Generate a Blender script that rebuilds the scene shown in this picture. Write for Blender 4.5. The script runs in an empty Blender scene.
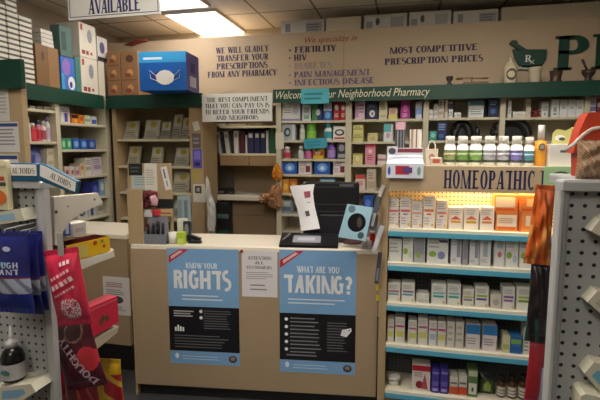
import bpy, math, random
from mathutils import Vector
R = random.Random(7)
scene = bpy.context.scene
COL = scene.collection
pi = math.pi

# ------------------------------------------------------------------ camera
F, CX, CY = 457.0, 300.0, 200.0
YAW, PITCH, CZ = math.radians(13), math.radians(6.5), 1.76
cp, sp, cw, sw = math.cos(PITCH), math.sin(PITCH), math.cos(YAW), math.sin(YAW)
cam = bpy.data.cameras.new('camera'); camo = bpy.data.objects.new('camera', cam); COL.objects.link(camo)
cam.sensor_width = 36; cam.lens = F / 600 * 36; cam.clip_start = .02
camo.location = (0, 0, CZ); camo.rotation_euler = (pi / 2 - PITCH, 0, YAW)
scene.camera = camo
scene.view_settings.view_transform = 'Standard'; scene.view_settings.look = 'None'; scene.view_settings.gamma = 1; scene.view_settings.exposure = 1.7
scene.view_settings.use_curve_mapping = False
w_ = bpy.data.worlds.new('world'); scene.world = w_; w_.use_nodes = True; w_.node_tree.nodes['Background'].inputs[0].default_value = (.02, .02, .02, 1)

def ray(px, py):
    a, b = (px - CX) / F, (CY - py) / F
    hx, hy, hz = a, cp + b * sp, -sp + b * cp
    return (hx * cw - hy * sw, hx * sw + hy * cw, hz)

def at_depth(px, Y):
    X = (px - CX) / F * Y
    return (X * cw - Y * sw, X * sw + Y * cw)

class Fr:
    """A vertical facing of the shop: u runs along it, v goes into it (away from the viewer), z is up."""
    def __init__(s, O, ang):
        s.O = O; s.ang = ang; s.U = (math.cos(ang), math.sin(ang)); s.N = (-math.sin(ang), math.cos(ang))
    def px(s, x, y, v=0.0):
        d = ray(x, y)
        k = (s.O[0] * s.N[0] + s.O[1] * s.N[1] + v) / (d[0] * s.N[0] + d[1] * s.N[1])
        P = (d[0] * k, d[1] * k)
        return ((P[0] - s.O[0]) * s.U[0] + (P[1] - s.O[1]) * s.U[1], CZ + d[2] * k)
    def u(s, x, y, v=0.0): return s.px(x, y, v)[0]
    def z(s, x, y, v=0.0): return s.px(x, y, v)[1]
    def world(s, u, v, z): return (s.O[0] + u * s.U[0] + v * s.N[0], s.O[1] + u * s.U[1] + v * s.N[1], z)
    def local(s, x, y):
        dx, dy = x - s.O[0], y - s.O[1]
        return (dx * s.U[0] + dy * s.U[1], dx * s.N[0] + dy * s.N[1])

def fr_px(x0, Y0, x1, Y1):
    a, b = at_depth(x0, Y0), at_depth(x1, Y1)
    return Fr(a, math.atan2(b[1] - a[1], b[0] - a[0]))

# ------------------------------------------------------------------ materials
MATS = {}
def lin(h):
    h = h.lstrip('#'); o = []
    for i in (0, 2, 4):
        c = int(h[i:i + 2], 16) / 255
        o.append(c / 12.92 if c <= .04045 else ((c + .055) / 1.055) ** 2.4)
    return (*o, 1)

def mat(h, rough=.55, kind='', var=.06, scale=14.0, metal=0.0):
    key = (h, rough, kind, var, scale, metal)
    if key in MATS: return MATS[key]
    m = bpy.data.materials.new('surface_' + h.lstrip('#') + kind); m.use_nodes = True
    nt = m.node_tree; b = nt.nodes['Principled BSDF']
    b.inputs['Roughness'].default_value = rough; b.inputs['Metallic'].default_value = metal
    c = lin(h)
    tc = nt.nodes.new('ShaderNodeTexCoord')
    if kind == 'emit':
        b.inputs['Base Color'].default_value = c; b.inputs['Emission Color'].default_value = c
        b.inputs['Emission Strength'].default_value = scale
        MATS[key] = m; return m
    nz = nt.nodes.new('ShaderNodeTexNoise'); nz.inputs['Scale'].default_value = scale; nz.inputs['Detail'].default_value = 3
    mp = nt.nodes.new('ShaderNodeMapping'); nt.links.new(tc.outputs['Object'], mp.inputs[0]); nt.links.new(mp.outputs[0], nz.inputs['Vector'])
    if kind == 'wood': mp.inputs['Scale'].default_value = (6, 6, .35)
    rp = nt.nodes.new('ShaderNodeMix'); rp.data_type = 'RGBA'
    rp.inputs[6].default_value = tuple(max(0, x * (1 - var)) for x in c[:3]) + (1,)
    rp.inputs[7].default_value = tuple(min(1, x * (1 + var)) for x in c[:3]) + (1,)
    nt.links.new(nz.outputs[0], rp.inputs[0])
    out = rp.outputs[2]
    if kind in ('peg', 'pegs'):      # round holes on a one inch grid
        s = nt.nodes.new('ShaderNodeSeparateXYZ'); nt.links.new(tc.outputs['Object'], s.inputs[0])
        ds = []
        for ax in (0, 2):
            d = nt.nodes.new('ShaderNodeMath'); d.operation = 'DIVIDE'; d.inputs[1].default_value = .0254
            f = nt.nodes.new('ShaderNodeMath'); f.operation = 'FRACT'
            g = nt.nodes.new('ShaderNodeMath'); g.operation = 'SUBTRACT'; g.inputs[1].default_value = .5
            q = nt.nodes.new('ShaderNodeMath'); q.operation = 'POWER'; q.inputs[1].default_value = 2
            nt.links.new(s.outputs[ax], d.inputs[0]); nt.links.new(d.outputs[0], f.inputs[0]); nt.links.new(f.outputs[0], g.inputs[0]); nt.links.new(g.outputs[0], q.inputs[0]); ds.append(q)
        ad = nt.nodes.new('ShaderNodeMath'); ad.operation = 'ADD'; nt.links.new(ds[0].outputs[0], ad.inputs[0]); nt.links.new(ds[1].outputs[0], ad.inputs[1])
        lt = nt.nodes.new('ShaderNodeMath'); lt.operation = 'LESS_THAN'; lt.inputs[1].default_value = .028; nt.links.new(ad.outputs[0], lt.inputs[0])
        m2 = nt.nodes.new('ShaderNodeMix'); m2.data_type = 'RGBA'; m2.inputs[7].default_value = (.008, .008, .008, 1)
        nt.links.new(lt.outputs[0], m2.inputs[0]); nt.links.new(out, m2.inputs[6]); out = m2.outputs[2]
    if kind == 'tile':               # two by four foot ceiling grid
        br = nt.nodes.new('ShaderNodeTexBrick'); br.offset = 0; br.inputs['Scale'].default_value = 1
        br.inputs['Brick Width'].default_value = .61; br.inputs['Row Height'].default_value = 1.22; br.inputs['Mortar Size'].default_value = .012
        br.inputs['Mortar'].default_value = lin('#9a9486'); nt.links.new(tc.outputs['Object'], br.inputs['Vector'])
        nt.links.new(out, br.inputs['Color1']); nt.links.new(out, br.inputs['Color2']); out = br.outputs['Color']
    nt.links.new(out, b.inputs['Base Color'])
    if kind == 'foil':
        b.inputs['Coat Weight'].default_value = .5; b.inputs['Coat Roughness'].default_value = .25
    if kind == 'clear':
        b.inputs['Transmission Weight'].default_value = .7; b.inputs['Alpha'].default_value = .55
    MATS[key] = m
    return m

WOOD = mat('#b09873', .5, 'wood', .1, 9); WOODD = mat('#9c7f5a', .5, 'wood', .1, 9); BOARD = mat('#bca688', .6, '', .03, 3)
LAM = mat('#a99375', .5, '', .04, 5); TOPW = mat('#efe4cf', .35, '', .02, 5); GREEN = mat('#0c3d2d', .5, '', .06, 6)
SHELF = mat('#c9c1a6', .5, '', .04, 6); BACKP = mat('#bab39f', .7, '', .05, 4); CREAM = mat('#d8cfae', .5, '', .04, 5)
BLACK = mat('#101012', .45); DARK = mat('#25252a', .5); NAVY = mat('#1d1f4d', .6); WHITE = mat('#eae7df', .5, '', .03)
GREY = mat('#8d8d8d'); GREYW = mat('#b3b4b2', .4, '', .03, 5); TEAL = mat('#2f9db0', .5); PAPER = mat('#e4e2da', .8, '', .02)

# ------------------------------------------------------------------ mesh building
class MB:
    def __init__(s): s.v = []; s.f = []; s.m = []; s.sm = []; s.ms = []
    def mi(s, m):
        if m not in s.ms: s.ms.append(m)
        return s.ms.index(m)
    def add(s, vs, fs, m, smooth=False):
        b = len(s.v); s.v += vs; i = s.mi(m)
        for f in fs: s.f.append([b + k for k in f]); s.m.append(i); s.sm.append(smooth)
        return s
    def poly(s, pts, m): return s.add(list(pts), [list(range(len(pts)))], m)
    def box(s, u0, u1, v0, v1, z0, z1, m):
        vs = [(u0, v0, z0), (u1, v0, z0), (u1, v1, z0), (u0, v1, z0), (u0, v0, z1), (u1, v0, z1), (u1, v1, z1), (u0, v1, z1)]
        return s.add(vs, [(0, 3, 2, 1), (4, 5, 6, 7), (0, 1, 5, 4), (1, 2, 6, 5), (2, 3, 7, 6), (3, 0, 4, 7)], m)
    def rbox(s, u0, u1, v0, v1, z0, z1, m, r=.004):
        """box with chamfered vertical edges and top rim"""
        r = min(r, (u1 - u0) * .3, (v1 - v0) * .3, (z1 - z0) * .3)
        def ring(e, z):
            a, b, c, d = u0 + e, u1 - e, v0 + e, v1 - e
            return [(a + r, c, z), (b - r, c, z), (b, c + r, z), (b, d - r, z), (b - r, d, z), (a + r, d, z), (a, d - r, z), (a, c + r, z)]
        rings = [ring(0, z0), ring(0, z1 - r), ring(r * .7, z1)]
        vs = sum(rings, []); fs = [list(range(7, -1, -1)), list(range(16, 24))]
        for k in (0, 8):
            for i in range(8): j = (i + 1) % 8; fs.append((k + i, k + j, k + 8 + j, k + 8 + i))
        return s.add(vs, fs, m)
    def prism(s, pts, v0, v1, m):
        n = len(pts); vs = [(p[0], v0, p[1]) for p in pts] + [(p[0], v1, p[1]) for p in pts]
        fs = [list(range(n)), list(range(2 * n - 1, n - 1, -1))] + [(i, n + i, n + (i + 1) % n, (i + 1) % n) for i in range(n)]
        return s.add(vs, fs, m)
    def lathe(s, cu, cv, prof, m, seg=20, sx=1.0):
        vs = []; fs = []
        for r, z in prof:
            for k in range(seg):
                a = 2 * pi * k / seg; vs.append((cu + r * sx * math.cos(a), cv + r * math.sin(a), z))
        for i in range(len(prof) - 1):
            for k in range(seg): l = (k + 1) % seg; fs.append((i * seg + k, i * seg + l, (i + 1) * seg + l, (i + 1) * seg + k))
        s.add(vs, fs, m, True)
        b = len(s.v) - len(vs); i = s.mi(m)
        for e in (0, len(prof) - 1):
            if prof[e][0] > 1e-5: s.f.append([b + e * seg + k for k in range(seg)]); s.m.append(i); s.sm.append(False)
        return s
    def disc(s, cu, cz, ru, rz, v, m, n=20):
        return s.poly([(cu + ru * math.cos(2 * pi * k / n), v, cz + rz * math.sin(2 * pi * k / n)) for k in range(n)], m)
    def tube(s, pts, r, m, seg=8):
        vs = []; fs = []; n = len(pts)
        P = [Vector(p) for p in pts]
        for i, p in enumerate(P):
            t = (P[min(i + 1, n - 1)] - P[max(i - 1, 0)]).normalized()
            a = t.cross(Vector((0, 0, 1)) if abs(t.z) < .9 else Vector((1, 0, 0))).normalized(); b = t.cross(a)
            rr = r[i] if isinstance(r, (list, tuple)) else r
            for k in range(seg):
                q = 2 * pi * k / seg; vs.append(tuple(p + a * rr * math.cos(q) + b * rr * math.sin(q)))
        for i in range(n - 1):
            for k in range(seg): l = (k + 1) % seg; fs.append((i * seg + k, i * seg + l, (i + 1) * seg + l, (i + 1) * seg + k))
        fs += [list(range(seg)), [(n - 1) * seg + k for k in range(seg)]]
        return s.add(vs, fs, m, True)

ORG = {}
def setp(o, label=None, cat=None, group=None, kind=None):
    if label: o['label'] = label
    if cat: o['category'] = cat
    if group: o['group'] = group
    if kind: o['kind'] = kind
    return o

def mk(name, mb, fr, org=None, parent=None, label=None, cat=None, group=None, kind=None):
    """link one mesh object; org = base point in frame coordinates (children take their parent's)"""
    if parent is not None: org = ORG[parent.name]
    elif org is None:
        xs = [v[0] for v in mb.v]; ys = [v[1] for v in mb.v]
        org = ((min(xs) + max(xs)) / 2, (min(ys) + max(ys)) / 2, min(v[2] for v in mb.v))
    me = bpy.data.meshes.new(name)
    me.from_pydata([(v[0] - org[0], v[1] - org[1], v[2] - org[2]) for v in mb.v], [], mb.f)
    for m in mb.ms: me.materials.append(m)
    for p, i, sm in zip(me.polygons, mb.m, mb.sm): p.material_index = i; p.use_smooth = sm
    me.update()
    import bmesh
    bm = bmesh.new(); bm.from_mesh(me); bmesh.ops.recalc_face_normals(bm, faces=bm.faces); bm.to_mesh(me); bm.free()
    o = bpy.data.objects.new(name, me); COL.objects.link(o); ORG[o.name] = org
    if parent is not None: o.parent = parent
    else: o.location = fr.world(*org); o.rotation_euler = (0, 0, fr.ang)
    return setp(o, label, cat, group, kind)

def thing(name, fr, org, label, cat, group=None, kind=None):
    o = bpy.data.objects.new(name, None); COL.objects.link(o); o.empty_display_size = .05
    o.location = fr.world(*org); o.rotation_euler = (0, 0, fr.ang); ORG[o.name] = org
    return setp(o, label, cat, group, kind)

# ------------------------------------------------------------------ lettering
def glyphs(ch, TH, tn, serif):
    P = []; sf, se = (.055, .085) if serif else (0, 0)
    def rect(x0, y0, x1, y1): P.append([(x0, y0), (x1, y0), (x1, y1), (x0, y1)])
    def st(x0, y0, x1, y1, w): P.append([(x0, y0), (x0 + w, y0), (x1 + w, y1), (x1, y1)])
    def srf(x, w, y):
        if serif: rect(x - se, y if y < .5 else y - sf, x + w + se, y + sf if y < .5 else y)
    def V(x, w=None, y0=0., y1=1., b=True, t=True):
        w = TH if w is None else w; rect(x, y0, x + w, y1)
        if b: srf(x, w, y0)
        if t: srf(x, w, y1)
    def tick(x, y, up):
        if serif: P.append([(x, y), (x, y + (.2 if up else -.2)), (x - .06, y)])
    def ring(cx, cy, rx, ry, a0, a1, tx=None, ty=None, n=14):
        tx = TH if tx is None else tx; ty = tn if ty is None else ty
        for i in range(n):
            q = [math.radians(a0 + (a1 - a0) * k / n) for k in (i, i + 1)]
            o = [(cx + rx * math.cos(a), cy + ry * math.sin(a)) for a in q]
            e = [(cx + (rx - tx) * math.cos(a), cy + (ry - ty) * math.sin(a)) for a in reversed(q)]
            P.append(o + e)
    t, h = TH, tn
    W = .7
    if ch == 'I': V(0); W = t
    elif ch in 'EF':
        V(0, b=True); rect(0, 1 - h, .6, 1); rect(0, .48, .45, .48 + h); tick(.6, 1, False)
        if ch == 'E': rect(0, 0, .62, h); tick(.62, 0, True)
        W = .62
    elif ch == 'L': V(0); rect(0, 0, .58, h); tick(.58, 0, True); W = .58
    elif ch == 'T': V(.32, t=False); rect(0, 1 - h, .64 + t * .1, 1); tick(.64 + t * .1, 1, False); W = .66; P.append([(0, 1), (0, .8), (.06, 1)] if serif else [(0, 1), (0, 1 - h), (.06, 1)])
    elif ch == 'H': V(0); V(.75 - t); rect(t * .5, .5 - h / 2, .75 - t * .5, .5 + h / 2); W = .75
    elif ch in 'PRB':
        V(0); rr = .27
        ring(.32, .73, .30 if ch != 'P' else .32, .27, -90, 90); rect(0, 1 - h, .33, 1); rect(0, .46, .33, .46 + h); W = .62
        if ch == 'R': st(.66 - t, 0, .28, .5, t); srf(.66 - t, t, 0)
        if ch == 'B': ring(.34, .26, .32, .26, -90, 90); rect(0, 0, .35, h); W = .66
    elif ch == 'D': V(0); ring(.3, .5, .42, .5, -90, 90); rect(0, 1 - h, .31, 1); rect(0, 0, .31, h); W = .72
    elif ch == 'O': ring(.38, .5, .38, .52, 0, 360, n=26); W = .76
    elif ch in 'CG':
        ring(.38, .5, .38, .52, 48, 312, n=20); W = .66
        if serif: rect(.6, .68, .66, .98)
        if ch == 'G': rect(.66 - t * .7, .05, .66 + t * .1, .45); rect(.42, .42, .72, .42 + h); W = .72
    elif ch == 'S':
        pts = []
        for k in range(25):
            q = k / 24; a = math.radians(60 + 210 * q / .5) if q <= .5 else math.radians(90 - 210 * (q - .5) / .5)
            pts.append((.27 + .22 * math.cos(a), .74 + .22 * math.sin(a)) if q <= .5 else (.27 + .24 * math.cos(a), .26 + .26 * math.sin(a)))
        for i in range(24):
            a, b = pts[i], pts[i + 1]; w = h + (t * .85 - h) * math.sin(pi * (i + .5) / 24) ** 2
            dx, dy = b[0] - a[0], b[1] - a[1]; L = math.hypot(dx, dy) or 1; nx, ny = -dy / L * w / 2, dx / L * w / 2
            P.append([(a[0] + nx, a[1] + ny), (b[0] + nx, b[1] + ny), (b[0] - nx, b[1] - ny), (a[0] - nx, a[1] - ny)])
        W = .54
    elif ch == 'A': st(.02, 0, .34, 1, h * 1.1); st(.72 - t, 0, .40 - t * .3, 1, t); rect(.15, .28, .58, .28 + h); srf(.02, h, 0); srf(.72 - t, t, 0); W = .74
    elif ch == 'V': st(.3, 0, 0, 1, t); st(.3 + t * .5, 0, .66, 1, h * 1.1); srf(0, t, 1); srf(.66, h, 1); W = .72
    elif ch == 'W':
        st(.24, 0, 0, 1, t); st(.24 + t * .4, 0, .44, 1, h); st(.66, 0, .42, 1, t); st(.66 + t * .5, 0, .94, 1, h); srf(0, t, 1); srf(.42, t, 1); srf(.94, h, 1); W = 1.0
    elif ch == 'Y': V(.27, y1=.45, t=False); st(.27, .42, 0, 1, t); st(.27 + t * .5, .42, .62, 1, h); srf(0, t, 1); srf(.62, h, 1); W = .68
    elif ch == 'M': V(.02, h); V(.98 - t); st(.4, 0, .03, 1, t * .8); st(.4 + t * .4, 0, .98 - t * .75, 1, h); W = .98
    elif ch == 'N': V(.02, h, t=False); V(.7, h, b=False); st(.72 - t, 0, 0, 1, t); srf(0, h, 1); W = .76
    elif ch == 'U': V(0, y0=.3, b=False); V(.66 - h * .5, h, y0=.3, b=False); ring(.34 + 0, .32, .345, .33, 180, 360, tx=(t + h) / 2); W = .7
    elif ch == 'K': V(0); st(t * .6, .42, .5, 1, h * 1.2); st(.66 - t, 0, .22, .56, t); srf(.66 - t, t, 0); srf(.5, h, 1); W = .68
    elif ch == '?': ring(.26, .73, .26, .27, -90, 160); rect(.26 - t / 2, .27, .26 + t / 2, .5); rect(.26 - t / 2, 0, .26 + t / 2, .17); W = .52
    elif ch == '*': ring(.15, .45, .14, .17, 0, 360, tx=.13, ty=.16); W = .3
    elif ch == ' ': W = .3
    return P, W

def word(s, TH=.2, tn=.07, serif=True, gap=.2):
    x = 0; out = []
    for ch in s:
        P, w = glyphs(ch, TH, tn, serif); k = (.08 if ch in 'OCGS' else .05 if ch in 'TAY' else 0) if serif else 0; x -= k; w -= k
        out += [[(a + x, b) for a, b in p] for p in P]; x += w + gap
    return out, x - gap

def bword(s, shear=.0):
    cu = bpy.data.curves.new('lettering', 'FONT'); cu.body = s; cu.shear = shear; cu.resolution_u = 2
    o = bpy.data.objects.new('lettering', cu); COL.objects.link(o)
    dg = bpy.context.evaluated_depsgraph_get(); dg.update()
    me = bpy.data.meshes.new_from_object(o.evaluated_get(dg))
    vs = [v.co for v in me.vertices]
    x0 = min(v.x for v in vs); x1 = max(v.x for v in vs); y0 = min(v.y for v in vs); y1 = max(v.y for v in vs)
    out = [[((vs[i].x - x0) / (y1 - y0), (vs[i].y - y0) / (y1 - y0)) for i in p.vertices] for p in me.polygons]
    w = (x1 - x0) / (y1 - y0)
    bpy.data.objects.remove(o); bpy.data.meshes.remove(me); bpy.data.curves.remove(cu)
    return out, w

def lay(mb, pw, fr, pxr, v, m, thick=0.0, slope=True):
    """write a word so that its box covers the pixel box pxr on the plane at depth v"""
    polys, w = pw; x0, y0, x1, y1 = pxr
    ul, zb = fr.px(x0, y1, v); ur, _ = fr.px(x1, y1, v); _, zt = fr.px((x0 + x1) / 2, y0, v); _, zb = fr.px((x0 + x1) / 2, y1, v)
    layr(mb, polys, w, ul, ur, zb, zt, v, m, thick)

def layr(mb, polys, w, ul, ur, zb, zt, v, m, thick=0.0):
    for p in polys:
        q = [(ul + a / w * (ur - ul), zb + b * (zt - zb)) for a, b in p]
        if thick: mb.prism(q, v - thick, v, m)
        else: mb.poly([(a, v, b) for a, b in q], m)

def scrib(mb, u0, u1, z0, z1, v, m, n=4, fill=.45, jit=.25):
    """rows of print too small to read"""
    h = (z1 - z0) / n
    for i in range(n):
        e = (u1 - u0) * jit * R.random(); z = z1 - (i + .5) * h
        mb.poly([(u0, v, z - h * fill / 2), (u1 - e, v, z - h * fill / 2), (u1 - e, v, z + h * fill / 2), (u0, v, z + h * fill / 2)], m)

# ------------------------------------------------------------------ goods
def prints_on(mb, pr, u0, u1, z0, z1, v):
    for k, (sh, a, b, c, d, col) in enumerate(pr):
        m = mat(col, .5); vv = v - .0004 - .0003 * k
        A, B, C, D = u0 + a * (u1 - u0), z0 + b * (z1 - z0), u0 + c * (u1 - u0), z0 + d * (z1 - z0)
        if sh == 'r': mb.poly([(A, vv, B), (C, vv, B), (C, vv, D), (A, vv, D)], m)
        elif sh == 'e': mb.disc((A + C) / 2, (B + D) / 2, (C - A) / 2, (D - B) / 2, vv, m, 16)
        elif sh == 't': scrib(mb, A, C, B, D, vv, m, 3)
        elif sh == 'g': mb.poly([(A, vv, B), (C, vv, B), ((A + C) / 2, vv, D)], m)

def carton(fr, x0, x1, yt, z, v, depth, col, pr, label, cat='box', group=None, name='carton', ym=None, rough=.5):
    ym = ym or yt + 10
    u0, u1 = fr.u(x0, ym, v), fr.u(x1, ym, v); zt = fr.z((x0 + x1) / 2, yt, v)
    if fr is LW:
        for a, b in LP:
            if u0 < b + .003 and u1 > b: u0 = b + .003
            if u1 > a - .003 and u0 < a: u1 = a - .003
    g = (u1 - u0) * .015
    mb = MB(); mb.rbox(u0 + g, u1 - g, v, v + depth, z, zt, mat(col, rough, '', .03), .0015)
    prints_on(mb, pr, u0 + g, u1 - g, z, zt, v)
    return mk(name, mb, fr, ((u0 + u1) / 2, v + depth / 2, z), label=label, cat=cat, group=group)

def bottle(fr, x0, x1, yt, z, v, col, cap, lab, label, group=None, name='bottle', capf=.2, neck=.55, pr=(), cat='bottle', shoulder=.62, capw=.62):
    zt = fr.z((x0 + x1) / 2, yt, v); u0, u1 = fr.u(x0, yt + 10, v), fr.u(x1, yt + 10, v)
    r = (u1 - u0) / 2 * .97; cu = (u0 + u1) / 2; cv = v + r; H = zt - z
    hb = H * (1 - capf)
    mb = MB(); mb.lathe(cu, cv, [(r * .9, z), (r, z + .03 * H), (r, z + hb * shoulder * 1.12), (r * .93, z + hb * .86), (r * neck, z + hb * .97), (r * neck, z + hb)], mat(col, .35), 20)
    b = mk(name, mb, fr, (cu, cv, z), label=label, cat=cat, group=group)
    c = MB().lathe(cu, cv, [(r * capw, z + hb), (r * capw, z + H * .985), (r * capw * .9, z + H)], mat(cap, .4), 18); mk('cap', c, fr, parent=b)
    if lab:
        l = MB().lathe(cu, cv, [(r * 1.012, z + H * .1), (r * 1.012, z + hb * .68)], mat(lab, .5), 20)
        l.f = l.f[:20]; l.m = l.m[:20]; l.sm = l.sm[:20]
        for a, bb, cc in pr:
            l.lathe(cu, cv, [(r * 1.02, z + H * a), (r * 1.02, z + H * bb)], mat(cc, .5), 20); 
        mk('label_band', l, fr, parent=b)
    return b

def pillow_bag(fr, cu, cz, w, h, tilt, v, bulge, paint, label, group=None, name='snack_bag', cat='bag', text=None, nx=40, ny=60, seal=.07, crush=.15, taper=0.0):
    """a heat sealed bag, puffed in the middle and crimped top and bottom; paint(s,t) -> colour"""
    ct, stt = math.cos(tilt), math.sin(tilt); rnd = random.Random(hash((round(cu, 3), round(cz, 3))) & 1023)
    ph = [rnd.uniform(0, 6) for _ in range(6)]
    def prof(s, t):
        e = max(0, 1 - abs(2 * s - 1) ** 2.6) ** .6; q = (t - seal) / (1 - 2 * seal)
        f = max(0, 1 - abs(2 * q - 1) ** 3.0) ** .7 if 0 < q < 1 else 0
        wr = 1 + crush * (math.sin(9 * s + 5 * t + ph[0]) * .5 + math.sin(17 * t - 8 * s + ph[1]) * .35 + math.sin(23 * s + 12 * t + ph[2]) * .25)
        return bulge * e * f * wr + (.0012 * math.sin(60 * s * pi) if not 0 < q < 1 else 0)
    def pos(s, t, off):
        ww = w * (1 - taper * (1 - t)) * (1 - .06 * math.sin(pi * t) + .012 * math.sin(11 * t + ph[3]))
        a, b = (s - .5) * ww, (t - .5) * h
        return (cu + a * ct - b * stt, off, cz + a * stt + b * ct)
    mb = MB(); vs = []
    for side in (-1, 1):
        for j in range(ny + 1):
            for i in range(nx + 1):
                s, t = i / nx, j / ny
                vs.append(pos(s, t, v + side * (prof(s, t) * (1 if side < 0 else .6) + .0006)))
    N = (nx + 1) * (ny + 1); mb.v = vs
    def q(k, i, j): return k * N + j * (nx + 1) + i
    for k in (0, 1):
        for j in range(ny):
            for i in range(nx):
                mb.f.append([q(k, i, j), q(k, i + 1, j), q(k, i + 1, j + 1), q(k, i, j + 1)])
                mb.m.append(mb.mi(mat(paint((i + .5) / nx, (j + .5) / ny), .35, 'foil', .05))); mb.sm.append(True)
    rim = [(i, 0) for i in range(nx)] + [(nx, j) for j in range(ny)] + [(i, ny) for i in range(nx, 0, -1)] + [(0, j) for j in range(ny, 0, -1)]
    for a, b in zip(rim, rim[1:] + rim[:1]):
        mb.f.append([q(0, *a), q(0, *b), q(1, *b), q(1, *a)]); mb.m.append(0); mb.sm.append(False)
    o = mk(name, mb, fr, (cu, v, cz - h / 2), label=label, cat=cat, group=group)
    if text:
        tm = MB()
        for (pw, s0, t0, s1, t1, col, ang) in text:
            polys, wd = pw; L = math.hypot((s1 - s0) * w, (t1 - t0) * h)
            ca, sa = math.cos(ang), math.sin(ang); sc, tc = (s0 + s1) / 2, (t0 + t1) / 2; Wd, Hh = (s1 - s0) * w, (t1 - t0) * h
            for p in polys:
                pts = []
                for a, b in p:
                    x, y = (a / wd - .5) * Wd, (b - .5) * Hh
                    S, T = sc + (x * ca - y * sa) / w, tc + (x * sa + y * ca) / h
                    pts.append(pos(S, T, v - prof(S, T) - .0028))
                tm.poly(pts, mat(col, .5))
        mk('lettering', tm, fr, parent=o)
    return o

ORD = ['first', 'second', 'third', 'fourth', 'fifth', 'sixth', 'seventh', 'eighth', 'ninth', 'tenth', 'eleventh', 'twelfth']
ID = Fr((0, 0), 0)

# ================================================================== the room
CEIL = 3.16; XL, XR, YF, YB = -3.62, 4.2, -3.2, 5.35
def slab(name, x0, x1, y0, y1, z0, z1, m): return mk(name, MB().box(x0, x1, y0, y1, z0, z1, m), ID, kind='structure')
slab('floor', XL - .1, XR + .1, YF - .1, YB + .1, -.1, 0, mat('#3a3a3c', .5, '', .15, 30))
FAC = Fr((0, 4.40), 0)
# ceiling fixtures: two by four foot troffers, two visible in one column, others added for light
P1 = Fr((0, 0), 0)
def on_ceiling(px, py):
    d = ray(px, py); k = (CEIL - CZ) / d[2]; return d[0] * k, d[1] * k
lx, ly = on_ceiling(210, 38.7)
ce = slab('ceiling', XL - .1, XR + .1, YF - .1, YB + .1, CEIL, CEIL + .1, mat('#efe9dc', .8, 'tile', .06, 30))
WALLM = mat('#bdb3a0', .7, '', .04, 3)
slab('wall_left', XL - .1, XL, YF, YB, 0, CEIL, WALLM); slab('wall_right', XR, XR + .1, YF, YB, 0, CEIL, WALLM)
slab('wall_back', XL, XR, YB, YB + .1, 0, CEIL, WALLM); slab('wall_front', XL, XR, YF - .1, YF, 0, CEIL, WALLM)

def troffer(x, y, label, e=6.5):
    t = thing('ceiling_light', ID, (x + .3, y - .6, CEIL - .03), label, 'ceiling light', 'fluorescent ceiling lights')
    fm = mat('#d8d2c2', .5); b = MB(); z0 = CEIL - .03
    for a in ((x, x + .6, y - .02, y), (x, x + .6, y - 1.2, y - 1.18), (x, x + .02, y - 1.18, y - .02), (x + .58, x + .6, y - 1.18, y - .02)):
        b.box(a[0], a[1], a[2], a[3], z0, CEIL, fm)
    mk('frame', b, ID, parent=t)
    mk('diffuser', MB().box(x + .02, x + .58, y - 1.18, y - .02, z0 + .008, z0 + .02, mat('#fff7ee', .5, 'emit', 0, e)), ID, parent=t)
troffer(lx, ly, 'lit fluorescent ceiling panel in full view, ending above the tan soffit', 1.7)
troffer(lx, ly - 1.32, 'lit fluorescent ceiling panel cut off beside the hanging white sign', 3.2)
for k, (x, y) in enumerate([(lx + 2.75, 3.1), (lx + 1.2, 1.6), (lx + 1.8, -.6)]):  # unseen panels added to light the counter, remedy fixture and racks
    troffer(x, y, ['lit fluorescent ceiling panel over the remedy fixture outside the view', 'lit fluorescent ceiling panel above the viewer over the aisle', 'lit fluorescent ceiling panel behind the viewer over the door'][k], (7, 7.5, 5)[k])

# ------------------------------------------------------------------ tan soffit with the written services
SOF = Fr((0, 4.62), 0)
ztop = (SOF.z(300, 32) + SOF.z(596, 16)) / 2
PX = {}
xs0 = SOF.u(98, 47)
zband = FAC.z(430, 85, -.10)
def sofz(px, py): return SOF.z(px, py)
m = MB(); m.box(xs0, XR, 4.62 - 4.62, .06, zband - .12, ztop, BOARD)
m.box(xs0, XR, .06, YB - 4.62, ztop - .05, ztop, BOARD)
m.box(SOF.u(306, 30) + .38, SOF.u(306, 30) + .384, -.001, .0, zband, ztop, mat('#8a7048'))
sof = mk('wall_soffit', m, SOF, org=(0, 0, zband - .12), kind='structure')
INK = mat('#33294a', .6); INKV = mat('#6d5a7c', .6); INKB = mat('#26224f', .6)
def sofline(txt, box, m=INK, TH=.25, tn=.12): 
    mb = MB(); lay(mb, word(txt, TH, tn, gap=.15), SOF, box, -.002, m); mk('lettering', mb, SOF, parent=sof)
for t, b in (('WE WILL GLADLY', (216, 46.5, 268, 52.5)), ('TRANSFER YOUR', (217, 54.5, 268, 60.5)), ('PRESCRIPTIONS', (217, 62.5, 267, 68.5)), ('FROM ANY PHARMACY', (208, 70.5, 276, 76.5))): sofline(t, b)
for t, b, c in (('* FERTILITY', (289, 46, 335, 52), INKB), ('* HIV', (289, 54.5, 306, 60.5), INK), ('* DIABETES', (289, 62.5, 331, 68.5), mat('#a08a86', .6)), ('* PAIN MANAGEMENT', (289, 70.5, 369, 76.5), INKV), ('* INFECTIOUS DISEASE', (289, 78.5, 374, 84.5), INKV)): sofline(t, b, c)
for t, b in (('MOST COMPETITIVE', (390, 45.5, 477, 52)), ('PRESCRIPTION PRICES', (385, 56.5, 482, 63))): sofline(t, b)
mb = MB(); lay(mb, bword('We specialize in', .35), SOF, (305, 36, 357, 43.5), -.002, mat('#9a1d2a')); mk('lettering', mb, SOF, parent=sof)
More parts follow.
